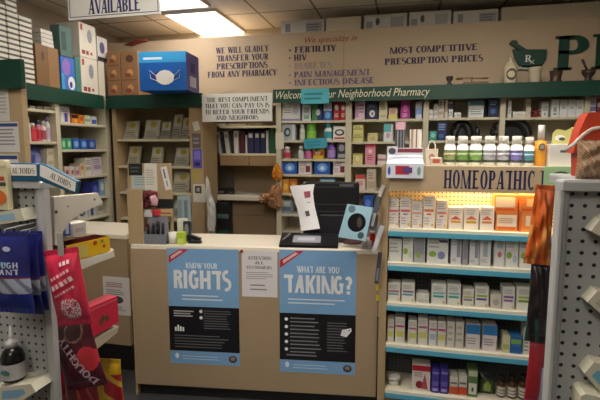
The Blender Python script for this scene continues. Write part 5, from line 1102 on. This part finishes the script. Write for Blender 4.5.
H_(4, [(412, 430.5, 365.5, '#d8d0c8', [rr(0, .78, 1, 1, '#b5202e'), ee(.2, .1, .62, .4, '#8c1f30'), ('g', .5, .1, .9, .7, '#b04a5a'), T('#8f8680', .1, .55, .6, .75)], 'white box with a red top and cherries'), (431.5, 439.5, 369.5, '#43358e', [rr(.1, .3, .9, .5, '#6a5fb8'), rr(.1, .8, .9, .9, '#8a80c8'), rr(.15, .08, .85, .2, '#a49ccf')], 'purple box touching the cherry box'), (440.3, 448.5, 369.5, '#43358e', [rr(.1, .3, .9, .5, '#6a5fb8'), rr(.1, .8, .9, .9, '#8a80c8'), rr(.15, .08, .85, .2, '#a49ccf')], 'purple box touching the orange and white box'), (449.5, 458, 376.5, '#cfcabc', [rr(0, .05, 1, .45, '#c8552e'), rr(.1, .6, .9, .7, '#6a6a62')], 'orange and white box touching the purple box'), (458.6, 467, 376.5, '#cfcabc', [rr(0, .05, 1, .45, '#cf4a22'), rr(.1, .6, .9, .7, '#6a6a62')], 'orange and white box touching the green and white box'), (467.8, 478, 369.5, '#5b7a4a', [rr(.1, .1, .9, .5, '#d6d6c6'), rr(.05, .75, .95, .95, '#b9c8a4'), rr(.4, .2, .6, .35, '#44463e')], 'green and white box on the bottom shelf')], 'goods on the bottom fixture shelf')
cu, _ = HO.px(487, 385, .08); w_ = HO.u(496, 385, .08) - HO.u(478.7, 385, .08); zt_ = HO.z(487, 374, .08)
pillow_bag(HO, cu, z + (zt_ - z) / 2, w_, zt_ - z, 0, .1, .03, lambda s, t: '#1c2416' if t > .72 else ('#8aa04a' if (s - .5) ** 2 + (t - .4) ** 2 < .06 else '#3d4f26'), 'dark green herb bag with a leafy picture on the bottom shelf', name='herb_bag', nx=14, ny=18)
for k, (x0, x1) in enumerate(((497.5, 507, ), (508, 518), (519, 529.5))):
    bottle(HO, x0, x1, 377.5, z, .06, '#4b3018', '#2a1c12', '#c9c4b8', ['brown bottle with white label beside the herb bag', 'brown bottle with white label between two others', 'brown bottle with white label beside the red bag'][k], 'brown bottles on the bottom shelf', name='remedy_bottle', capf=.22, neck=.5, capw=.7, pr=[(.2, .24, '#55504a'), (.34, .38, '#55504a')])
    u0, u1 = 0, 0

# ---- on top of the fixture
zt0 = hz1 + .0008
def top_bottle(x0, x1, yt, body, cap, lab, l, **k): return bottle(HO, x0, x1, yt, zt0, k.pop('v', .05), body, cap, lab, l, k.pop('group', 'white capped bottles on the fixture top'), name='supplement_bottle', **k)
for x0, x1, yt, lab, b, l in ((444.5, 456.5, 136, '#8f9a62', '#c7c2a0', 'white capped bottle with an olive label, first of the row'), (457.3, 469.5, 136, '#6e9a4a', '#b6c890', 'white capped bottle with a leaf green label, second of the row'), (470.3, 483.5, 136, '#7fae5a', '#c6d6a8', 'white capped bottle with a bright green label'), (484.3, 497.5, 136, '#a3a5aa', '#c9cad0', 'white capped bottle with a grey label'), (498.3, 511, 136, '#a9a9b0', '#d0d0d6', 'white capped bottle with a pale grey label past the grey one'), (511.8, 524.5, 136, '#7a76b8', '#b0aed6', 'white capped bottle with a violet label'), (525.3, 536, 137, '#4f8a9a', '#9cc0c8', 'white capped bottle with a teal label')):
    top_bottle(x0, x1, yt, '#e4e0d6', '#ece8de', lab, l, capf=.25, neck=.78, shoulder=.8, capw=.82, pr=[(.12, .2, '#3f4238'), (.34, .42, b), (.5, .52, '#33362f')])
bottle(HO, 537, 548.5, 125, zt0, .05, '#d9912c', '#e6e3dc', '#dd9a30', 'tall orange bottle with a white cap on the fixture top', name='supplement_bottle', capf=.36, neck=.65, capw=.62, shoulder=.85)
mk('round_emblem', MB().disc(HO.u(542.5, 146, .048), HO.z(542.5, 146.5, .048), .018, .02, .0475, mat('#4a4238'), 18).disc(HO.u(542.5, 146, .048), HO.z(542.5, 160, .048), .008, .012, .0475, mat('#6a4a20'), 10), HO, label='dark round seal on the tall orange bottle', cat='sticker', parent=bpy.data.objects.get('supplement_bottle.007')) if False else None
ob = [o for o in bpy.data.objects if o.get('label') == 'tall orange bottle with a white cap on the fixture top'][0]
cuo = ORG[ob.name]; ro = (HO.u(548.5, 140, .05) - HO.u(537, 140, .05)) / 2
mk('seal_emblem', MB().disc(cuo[0], HO.z(542, 147, .05), ro * .62, ro * .7, cuo[1] - ro * 1.035, mat('#5b5248'), 18).disc(cuo[0], HO.z(542, 147, .05), ro * .42, ro * .46, cuo[1] - ro * 1.04, mat('#9a8f80'), 16), HO, parent=ob)
# blue and white card display
u0, u1 = HO.u(386.5, 165, -.03), HO.u(423.5, 165, -.03); zz0, zz1 = HO.z(405, 178, -.03), HO.z(405, 163.5, -.03)
dd = thing('card_display', HO, ((u0 + u1) / 2, .05, zt0), 'blue and white card display overhanging the fixture header', 'display')
pr_ = [(-.05, zz0), (-.024, zz0), (-.024, zt0 + .003), (.12, zt0 + .003), (.12, zt0 + .06), (-.05, zz1)]
mb = MB().add([(u0, a, b) for a, b in pr_] + [(u1, a, b) for a, b in pr_], [(0, 1, 2, 5), (2, 3, 4, 5), (6, 7, 8, 11), (8, 9, 10, 11)] + [(i, (i + 1) % 6, 6 + (i + 1) % 6, 6 + i) for i in range(6)], mat('#d6dce6', .4))
mk('tray_front', mb, HO, parent=dd)
mb = MB(); w = u1 - u0; hh = zz1 - zz0
mb.box(u0 + w * .25, u0 + w * .62, -.0512, -.0504, zz0 + hh * .25, zz0 + hh * .85, mat('#b5282e')).box(u0 + w * .45, u0 + w * .7, -.0518, -.0513, zz0 + hh * .35, zz0 + hh * .75, mat('#5a3a7a')).disc(u0 + w * .08, zz0 + hh * .5, w * .04, hh * .3, -.0512, mat('#3d5fae'), 12).disc(u0 + w * .88, zz0 + hh * .5, w * .05, hh * .3, -.0512, mat('#7fa08a'), 12)
mk('front_print', mb, HO, parent=dd)
uA, uB = HO.u(387, 150, .02), HO.u(397.5, 150, .02); za = HO.z(392, 146.5, .02)
mk('picture_panel', MB().rbox(uA, uB, .02, .024, zt0 + .061, za, mat('#cfd0d6', .4), .002).disc((uA + uB) / 2, (zt0 + .06 + za) / 2, (uB - uA) * .35, (za - zt0 - .06) * .35, .0192, mat('#4a4652'), 14), HO, parent=dd)
uB = HO.u(423, 155, .05); uA2 = HO.u(397, 155, .05)
mk('blue_band', MB().rbox(uA2, uB, .05, .056, zt0 + .061, HO.z(410, 148, .05), mat('#d5dde4', .4), .002).box(uA2 + .003, uB - .003, .0485, .0498, HO.z(410, 165, .05), HO.z(410, 160, .05), mat('#2f7d9c')).box(uA2 + .003, uB - .003, .0485, .0498, HO.z(410, 152.5, .05), HO.z(410, 148.5, .05), mat('#7d2c34')), HO, parent=dd)
# tall boxes behind the card display
def tb(x0, x1, yt, c, pr, l, v=.2, d=.06, name='tall_box'): carton(HO, x0, x1, yt, zt0, v, d, c, pr, l, 'box', None, name)
tb(395.5, 405.5, 122, '#3b3b42', [rr(0, .82, 1, 1, '#c9a0ac'), rr(.15, 0, .3, .8, '#8c8c92'), rr(.5, 0, .62, .8, '#77777e'), rr(.8, 0, .9, .8, '#8c8c92')], 'dark striped box with a pink top behind the card display')
tb(409.5, 422, 129.5, '#dcd4c4', [rr(.1, .0, .3, 1, '#a58a78'), rr(.5, 0, .62, 1, '#8a6f62'), rr(.8, .1, .95, .9, '#e6e2da')], 'cream box with brown stripes behind the card display')
# gift bag with handles
u0, u1 = HO.u(425.5, 158, .04), HO.u(438, 158, .04); zg = HO.z(432, 149, .04)
gb = mk('gift_bag', MB().rbox(u0, u1, .04, .1, zt0, zg, mat('#d9cdb4', .6), .003).disc((u0 + u1) / 2, (zt0 + zg) / 2, (u1 - u0) * .25, (zg - zt0) * .22, .0394, mat('#b58a7a'), 14), HO, label='small cream gift bag with handles on the fixture top', cat='bag')
mk('handle', MB().tube([((u0 + u1) / 2 + .022 * math.cos(a), .07, zg + .05 * math.sin(a)) for a in [pi * k / 10 for k in range(11)]], .004, mat('#e4dfd0'), 8), HO, parent=gb)
cbox(430, 442, 157.5, .0, .03, '#dccab8', 'sample_box', 'orange printed sample box in front of the gift bag', 'box', pr=[rr(.2, .3, .8, .8, '#c9653a'), rr(.1, .08, .9, .2, '#e8e2d6')], z=zt0, fr=HO)
# white carton of honey sticks
u0, u1 = HO.u(549.5, 155, .02), HO.u(580, 155, .02); zg = HO.z(565, 144, .02)
wc = mk('dispenser_carton', MB().rbox(u0, u1, .02, .12, zt0, zg, mat('#dedacf', .5), .003), HO, label='white dispenser carton with a yellow leafy back card', cat='carton')
mk('front_print', MB().box(u0 + (u1 - u0) * .35, u0 + (u1 - u0) * .75, .0185, .0195, zg - .05, zg - .035, mat('#55565e')), HO, parent=wc)
P = [(552, 144), (553, 133), (558, 129), (566, 131), (573, 127), (580, 131), (581, 144)]
mk('back_card', MB().prism([HO.px(x, y, .11) for x, y in P], .108, .118, mat('#c6c072', .6)), HO, parent=wc)
mk('card_print', MB().disc(HO.u(560, 137, .107), HO.z(560, 138, .107), .03, .018, .1062, mat('#e4e2d4'), 14).disc(HO.u(562, 138, .107), HO.z(562, 139, .107), .018, .01, .1056, mat('#4f5048'), 12).disc(HO.u(573, 137, .107), HO.z(573, 136, .107), .014, .018, .1062, mat('#8f86a8'), 12), HO, parent=wc)
# green card with a dark arch over the header
gc = board_sign(HO, (543.5, 166.5, 584, 192), -.028, .003, mat('#9fc48f', .6), 'green_card', 'pale green card with a dark arch beside the word homeopathic', 'card')
au, az = HO.px(561, 180, -.03); mb = MB()
for r0_, r1_, c in ((.062, .05, '#4a4438'), (.045, .034, '#6d5a4c')):
    for k in range(14):
        a, b = pi * k / 14, pi * (k + 1) / 14
        mb.poly([(au + r0_ * math.cos(a), -.0292, az + r0_ * .8 * math.sin(a)), (au + r0_ * math.cos(b), -.0292, az + r0_ * .8 * math.sin(b)), (au + r1_ * math.cos(b), -.0292, az + r1_ * .8 * math.sin(b)), (au + r1_ * math.cos(a), -.0292, az + r1_ * .8 * math.sin(a))], mat(c))
mk('arch_print', mb, HO, parent=gc)

# ================================================================== candy rack near the viewer
LV = -.012
zrt = zl_ and (LG.z(25, 188) + .022 + .0008)
def pprism(fr, pts, v0, v1, m, name, label=None, cat=None, parent=None, group=None):
    return mk(name, MB().prism([fr.px(x, y, v0) for x, y in pts], v0, v1, m), fr, label=label, cat=cat, parent=parent, group=group)
TL = mat('#1f5876', .4)
u0, u1 = LG.u(8, 172, -.01), LG.u(38, 172, -.01); zt_ = LG.z(22, 163, -.01)
tb_ = mk('mint_box', MB().rbox(u0, u1, -.01, .012, zrt, zt_, TL, .003), LG, label='white and teal mint box standing square on the rack top', cat='box', group='mint boxes on the rack')
q = zt_ - zrt
mb = MB().box(u0 + .004, u1 - .004, -.0112, -.0104, zrt + q * .28, zt_ - .004, WHITE); mb2 = mb
lay(mb, word('ALTOIDS', .2, .08), LG, (12, 168, 34, 173.5), -.0118, mat('#6a5a3c')); mk('front_label', mb, LG, parent=tb_)
tl = pprism(LG, [(38.5, 163.5), (46, 165.5), (77, 181.5), (75.5, 193.5), (66, 190.5), (40, 181)], -.02, -.006, TL, 'mint_box', 'white and teal mint box tipping down off the rack top', 'box', group='mint boxes on the rack')
mb = MB(); v = -.0208
mb.poly([(a, v, b) for a, b in (LG.px(x, y, v) for x, y in ((40, 164.5), (46, 166.5), (76, 182), (75, 191.5), (70, 190), (39.8, 176)))], WHITE)
A, B = LG.px(50, 177.5, v), LG.px(70, 187.5, v); L = math.hypot(B[0] - A[0], B[1] - A[1]); ca, sa = (B[0] - A[0]) / L, (B[1] - A[1]) / L
pw = word('ALTOIDS', .2, .08); hgt = .016
for p in pw[0]: mb.poly([(A[0] + (a / pw[1] * L) * ca - b * hgt * sa, v - .0006, A[1] + (a / pw[1] * L) * sa + b * hgt * ca) for a, b in p], mat('#6a5a3c'))
mk('front_label', mb, LG, parent=tl)
# shelf tags on arms
def tag_(fr, pts, v, label, blue, cat='price tag', th=None):
    th = .0195 - v
    o = pprism(fr, pts, v, v + th, mat('#cfcab4', .5), 'price_tag', label, cat)
    c = [sum(p[i] for p in pts) / len(pts) for i in (0, 1)]
    mb = MB().poly([(a, v - .0006, b) for a, b in (fr.px(c[0] + (x - c[0]) * .55, c[1] + (y - c[1]) * .5, v) for x, y in pts)], mat(blue)); mk('tag_print', mb, fr, parent=o)
    return o
tag_(LG, [(-12, 214), (20, 208.5), (24.5, 220.5), (-10, 226)], -.03, 'cream price tag under the upright snack box on the candy rack', '#8fb9cc')
tag_(LG, [(-8, 388), (31, 384), (35.5, 392), (20, 402), (-8, 404)], -.07, 'cream price tag under the black dropper bottle', '#7fa9c4')
u0, u1 = LG.u(-14, 190, -.02), LG.u(10, 190, -.02); zb_, zt_ = LG.z(0, 210.5, -.02) + .0, LG.z(2, 160, -.02)
sb = mk('snack_box', MB().rbox(u0, u1, -.028, -.0095, zb_ + .004, zt_, mat('#d9cfa6', .5), .003), LG, label='upright cream snack box with red and orange print on the candy rack', cat='box')
mb = MB(); prints_on(mb, [rr(0, .6, .9, .68, '#b5442e'), rr(0, .5, .95, .57, '#4a4438'), ('e', .2, .12, .95, .42, '#d9702e'), rr(0, .88, 1, 1, '#e6e0b8')], u0, u1, zb_, zt_, -.0284); mk('front_print', mb, LG, parent=sb)
# blue candy bags
def bluep(s, t):
    if .25 < t < .43: return '#aab0c0' if (int(s * 9 + t * 13) % 3) else '#6d7488'
    if .43 < t < .455: return '#8a2c4a'
    if .60 < t < .63 and s < .6: return '#3f9ac0'
    return '#20266e' if t > .5 else '#1c2a7c'
EM_W = '#d0d6ea'
for px, w_, yt, yb, v, l, tx in ((33, 25, 231, 309, -.018, 'blue candy bag behind, beside the rack upright', None), (23, 34, 233, 313, -.06, 'blue candy bag in the middle of three on hooks', ((word('CE', .22, .15, False), .55, .60, .8, .68, EM_W, 0),)), (8, 46, 231, 312, -.1, 'blue candy bag in front with white printed letters', ((word('OUGH', .22, .15, False), .36, .565, .82, .635, EM_W, 0), (word('IANT', .22, .15, False), .36, .485, .82, .55, EM_W, 0)))):
    cu, _ = LG.px(px, 270, v); ww = LG.u(px + w_ / 2, 270, v) - LG.u(px - w_ / 2, 270, v); zt_, zb_ = LG.z(px, yt, v), LG.z(px, yb, v)
    o = pillow_bag(LG, cu, (zt_ + zb_) / 2, ww, zt_ - zb_, .03, v, .014, bluep, l, 'blue candy bags', 'candy_bag', text=tx)
    mk('hook', MB().tube([(cu, v - .004, zt_ - .006), (cu, v, zt_ + .004), (cu, .02, zt_ + .006)], .0022, GREY, 8), LG, parent=o)
    mk('badge', MB().disc(cu + ww * .12, zt_ - (zt_ - zb_) * .2, .013, .007, v - .0185, mat(EM_W), 16), LG, parent=o)
# black dropper bottle
v = -.07; cu = LG.u(4, 370, v); r_ = (LG.u(22.5, 365, v) - LG.u(-2.5, 365, v)) / 2 * .74; zb_, zs_, zt_ = LG.z(10, 384.5, v), LG.z(8, 352, v), LG.z(6, 333, v)
db_ = mk('dropper_bottle', MB().lathe(cu, v + r_, [(r_ * .9, zb_), (r_, zb_ + .006), (r_, zb_ + (zs_ - zb_) * .7), (r_ * .8, zb_ + (zs_ - zb_) * .88), (r_ * .45, zs_)], mat('#121214', .25), 24), LG, (cu, v + r_, zb_), label='black dropper bottle with a pale nozzle at the foot of the candy rack', cat='bottle')
mk('nozzle', MB().lathe(cu - .002, v + r_, [(r_ * .5, zs_), (r_ * .52, zs_ + .016), (r_ * .25, zs_ + .02), (r_ * .2, zs_ + .03), (r_ * .08, zt_ + .006)], mat('#c2c0bc', .4), 18), LG, parent=db_)
mb = MB().lathe(cu, v + r_, [(r_ * 1.01, zb_ + .008), (r_ * 1.01, zb_ + (zs_ - zb_) * .56)], mat('#b9b9ba', .5), 24); mb.f = mb.f[:24]; mb.m = mb.m[:24]; mb.sm = mb.sm[:24]
mk('label_band', mb, LG, parent=db_); mk('label_emblem', MB().disc(cu + .004, zb_ + (zs_ - zb_) * .33, r_ * .5, .008, v - .0014, mat('#3f6a8c'), 16).disc(cu + .004, zb_ + (zs_ - zb_) * .3, r_ * .4, .005, v - .0017, mat('#4f8a5a'), 16), LG, parent=db_)
# arms, trays and bags along the aisle side of the rack
AI = fr_px(65, 1.5, 110, 1.67)
ar = pprism(AI, [(54, 197), (98, 193), (103, 203), (84, 212), (72, 219), (63, 232), (61, 246), (55, 245)], -.01, .012, mat('#cfc8b8', .45), 'shelf_bracket', 'cream shelf bracket reaching out from the candy rack upright', 'bracket')
mb = MB()
for x, y, r in ((94.5, 199.5, .004), (68, 206.5, .003), (56, 212, .006)): a = AI.px(x, y, -.01); mb.disc(a[0], a[1], r, r, -.0106, mat('#4a463e'), 12)
mk('bolt_hole', mb, AI, parent=ar)
u_, z_ = AI.px(67, 224, -.02)
cbox(62.5, 71, 214.5, .002, .04, '#3d55a4', 'mint_roll_box', 'small blue and white box under the cream bracket', 'box', pr=[rr(.3, .1, .7, .8, '#c2c8da')], z=AI.z(67, 236, .002), fr=AI)
cbox(72, 87, 222, .03, .04, '#d0cbc0', 'mint_roll_box', 'plain cream box under the cream bracket', 'box', pr=[rr(.2, .3, .8, .6, '#b9b3a6')], z=AI.z(80, 236, .03), fr=AI)
# yellow candy tray
Y0 = [(66, 246), (109.5, 236), (110.5, 250.5), (72, 262)]
yt_ = thing('candy_tray', AI, (AI.u(88, 250), .05, AI.z(88, 256)), 'open yellow candy tray with dark red lining beside the red bag', 'tray')
YM = mat('#d9ab14', .45)
mk('front_wall', MB().prism([AI.px(x, y) for x, y in Y0], 0, .003, YM), AI, parent=yt_)
a, b = AI.px(66, 246), AI.px(109.5, 236); c, d = AI.px(110.5, 250.5), AI.px(72, 262); D = .075; RM = mat('#5a1616', .5)
mk('back_wall', MB().prism([a, b, c, d], D, D + .003, RM), AI, parent=yt_)
for p, q_, nm in ((a, d, 'end_wall'), (b, c, 'end_wall')): mk(nm, MB().add([(p[0], .0035, p[1]), (p[0], D - .0005, p[1]), (q_[0], D - .0005, q_[1]), (q_[0], .0035, q_[1])], [(0, 1, 2, 3)], RM), AI, parent=yt_)
mk('tray_base', MB().add([(d[0], .0035, d[1]), (c[0], .0035, c[1]), (c[0], D - .0005, c[1]), (d[0], D - .0005, d[1])], [(0, 1, 2, 3)], RM), AI, parent=yt_)
mb = MB()
for x, y, r, c_ in ((95, 243, .009, '#a8481c'), (102, 241, .007, '#6a8a2a'), (104, 246, .007, '#b04a1c')): p = AI.px(x, y); mb.disc(p[0], p[1], r, r * .9, -.0006, mat(c_), 12)
pl = [AI.px(x, y) for x, y in ((67, 248), (88, 243.5), (88, 256), (72, 260.5))]; mb.poly([(a_, -.0004, b_) for a_, b_ in pl], mat('#c9b25a')); mk('fruit_print', mb, AI, parent=yt_)
pprism(AI, [(72, 263), (110, 252), (113.5, 249), (115, 256.5), (100, 262), (82, 269.5)], -.004, .07, mat('#cfc8b6', .45), 'rack_shelf', 'cream rack shelf carrying the yellow candy tray', 'shelf')
# red and white candy bag
def redp(s, t):
    if .1 < t < .36 and (s - .6) ** 2 * 1.6 + (t - .24) ** 2 * 5 < .11: return ['#e0d8d8', '#c94a5e', '#d8ccd0', '#b8304a'][int(2 + 1.99 * math.sin(s * 31 + 3 * math.sin(t * 40)) * math.sin(t * 47 + s * 9))]
    return '#c62a46' if t > .3 else '#b8284a'
RBF = Fr((0, 1.10), 0)
cu, cz = RBF.px(68, 287, 0); ww = RBF.u(84, 287) - RBF.u(50, 287); hh = RBF.z(62, 249) - RBF.z(70, 325)
Wl = '#e2a9b0'
slash = lambda n: [[(x0 + x, y) for x0, y in ((0, 0), (.7, 0), (.7, 1), (0, 1))] for x in range(n)]
rb = pillow_bag(RBF, cu, cz, ww * 1.04, hh, .16, 0, .024, redp, 'bright red candy bag with white sweets printed at its foot', None, 'candy_bag', text=((( slash(6), 5.7), .2, .66, .8, .70, Wl, .35), ((slash(5), 4.7), .2, .54, .85, .60, '#e9c4c8', .35), ((slash(7), 6.7), .25, .45, .85, .48, Wl, .35), ((slash(3), 2.7), .5, .8, .8, .85, '#ead8da', .2)))
mk('hang_tag', MB().rbox(RBF.u(57, 240, -.01), RBF.u(63, 240, -.01), -.01, -.008, RBF.z(60, 256, -.01), RBF.z(60, 233, -.01), mat('#a9a498', .3), .001), RBF, parent=rb)
# flat red candy box and its tray
P = [(79, 312), (117, 296), (119, 322), (91, 338)]
xb = pprism(AI, P, -.004, .05, mat('#cf2b44', .4), 'candy_box', 'bright red flat candy box on the lower rack shelf', 'box')
mb = MB().poly([(a, -.0048, b) for a, b in (AI.px(x, y, -.0048) for x, y in ((80, 314), (117, 298), (117.2, 300), (80.5, 316)))], mat('#e0566a'))
for x, y in ((101, 322), (107, 318), (103, 318)): p = AI.px(x, y, -.005); mb.disc(p[0], p[1], .009, .012, -.0052, mat('#6d4a2a'), 12)
mk('front_print', mb, AI, parent=xb)
pprism(AI, [(92, 341), (119, 326), (117.5, 332.5), (96, 350)], -.004, .06, mat('#b9b096', .45), 'rack_shelf', 'cream rack shelf carrying the flat red candy box', 'shelf')
# dark red bags
def darkp(s, t):
    if (s - .62) ** 2 + ((t - .82) * 1.5) ** 2 < .05: return '#3a1c1c' if (s - .62) ** 2 + ((t - .82) * 1.5) ** 2 < .036 else '#8a6a5c'
    if (s - .8) ** 2 + ((t - .42) * 1.3) ** 2 < .05: return '#c22f3a'
    return '#4f0f20'
DB = Fr((0, 1.205), 0)
cu, cz = DB.px(78, 353, 0); ww = (DB.u(93, 350) - DB.u(58, 350)) * 1.2; hh = DB.z(70, 318) - DB.z(80, 388)
pillow_bag(DB, cu, cz, ww, hh, .26, 0, .022, darkp, 'dark maroon candy bag with a round badge and upside down letters', None, 'candy_bag', text=((word('DOUGHTY', .2, .14, True, .12), -.02, .34, 1.1, .48, '#d9bcc4', 2.0),))
def brownp(s, t): return '#6b1420' if (s * 3 + t * 2) % 1 < .8 else '#8c4a2e'
cu, cz = DB.px(84, 396, .03); ww = DB.u(100, 395, .03) - DB.u(68, 395, .03)
pillow_bag(DB, cu, cz - .03, ww, .19, .1, .03, .02, brownp, 'brownish red candy bag hanging below the dark maroon bag', None, 'candy_bag')
cu, cz = DB.px(57, 384, .02); ww = DB.u(66, 384, .02) - DB.u(49, 384, .02)
pillow_bag(DB, cu, cz - .02, ww, .2, .06, .02, .015, lambda s, t: '#a3152a' if t > .45 else '#c04a58', 'narrow red candy bag squeezed beside the rack upright', None, 'candy_bag')
YB_ = Fr((0, 1.45), 0)
def yelp(s, t): return '#d8b21c' if t > .78 or s < .42 else ('#b3202e' if (t * 3 + s) % 1 < .75 else '#d0b040')
cu, cz = YB_.px(110, 392, 0); ww = YB_.u(124, 385) - YB_.u(97, 385)
pillow_bag(YB_, cu, YB_.z(110, 359) - .13, ww, .26, .06, 0, .02, yelp, 'yellow and red snack bag low beside the counter plinth', None, 'candy_bag')

# ================================================================== rack on the other side of the aisle
RV = -.02
tag_(RG, [(591, 231), (600, 219), (616, 214), (616, 236), (600, 236.5)], RV, 'cream price tag upper of three on the bare pegboard rack', '#cfcab4', th=.012)
tag_(RG, [(587.5, 302), (597.5, 291), (618, 296), (618, 322), (600, 313)], RV, 'cream price tag middle of three on the bare pegboard rack', '#b9b49c', th=.012)
tag_(RG, [(584.5, 373.5), (594, 362.5), (612, 366), (612, 398), (600, 392)], RV, 'cream price tag with blue print, lowest on the bare pegboard rack', '#6fb0cc', th=.012)
tag_(RG, [(581, 396), (586, 394), (612, 400), (612, 412), (580, 412)], RV - .015, 'pale tag peeping in below the lowest price tag', '#9fc4d6', th=.01)
HB = Fr((0, 1.16), 0)
def orp(s, t):
    k = math.sin(s * 21 + t * 4) * .5 + math.sin(s * 9 - t * 11) * .5
    if t < .5 and k > .35: return '#e0a050'
    return '#d2601a' if k > -.3 else '#a84410'
cu, cz = HB.px(541, 225, 0); ww = HB.u(553, 200) - HB.u(533, 200); hh = HB.z(541, 186) - HB.z(541, 266)
pillow_bag(HB, cu, cz, ww, hh, -.05, 0, .014, orp, 'glossy orange crinkled bag hanging beside the pegboard rack', None, 'hanging_bag', crush=.5, taper=-.35)
def bkp(s, t): return '#1f4a3a' if t < .3 and math.sin(s * 14 + t * 9) > .4 else ('#241418' if math.sin(s * 9 + t * 7) > .2 else '#141114')
cu, cz = HB.px(539.5, 302, .01); ww = HB.u(551, 300, .01) - HB.u(528, 300, .01); hh = HB.z(541, 260, .01) - HB.z(541, 342, .01)
pillow_bag(HB, cu, cz, ww, hh, -.03, .012, .012, bkp, 'black bag with green tips hanging below the orange bag', None, 'hanging_bag', crush=.4)
def rdp(s, t): return '#a9b0c8' if s > .62 and .1 < t < .62 else ('#8c1824' if t > .12 else '#a83a78')
cu, cz = HB.px(538, 372, .02); ww = HB.u(550, 372, .02) - HB.u(528, 372, .02)
pillow_bag(HB, cu, HB.z(538, 339, .02) - .09, ww, .18, -.04, .024, .012, rdp, 'dark red bag with a pale blue panel hanging lowest by the rack', None, 'hanging_bag')
# bags on the rack top
zt2 = zr + .0228
RT = Fr((0, 1.075), 0)
def brp(s, t): return ['#a9845a', '#c9aa84', '#8a6440', '#b8a08c', '#7a5638'][int(abs(math.sin(s * 37 + t * 51)) * 4.99)]
ww = RT.u(612, 160) - RT.u(576, 160); hh = RT.z(590, 140) - zt2
pillow_bag(RT, RT.u(594, 160), zt2 + hh / 2, ww, hh, 0, 0, .02, brp, 'clear bag of brown dried chips on the rack top', None, 'snack_bag', crush=.35, seal=.03)
RT2 = Fr((0, 1.17), 0)
pts = [(573, 153), (576, 143), (580, 130), (586, 117), (589, 112.5), (600, 112), (618, 113), (618, 153)]
v_ = 0
ob = mk('tote_bag', MB().prism([RT2.px(x, y) for x, y in pts] + [], 0, .05, mat('#d2482a', .45)), RT2, label='red orange bag with a white strap behind the bag of dried chips', cat='bag')
mk('tote_base', MB().prism([RT2.px(x, y) for x, y in ((578, 153), (618, 153), (618, 179))] + [RT2.px(578, 179)], .004, .046, mat('#b03a22', .5)), RT2, parent=ob)
P = [RT2.px(x, y, -.006) for x, y in ((566, 150), (574, 144), (583, 135), (592, 129), (600, 127.5), (616, 128))]
mk('strap', MB().tube([(a, -.006, b) for a, b in P], .004, mat('#d9cfc2', .5), 8), RT2, parent=ob)
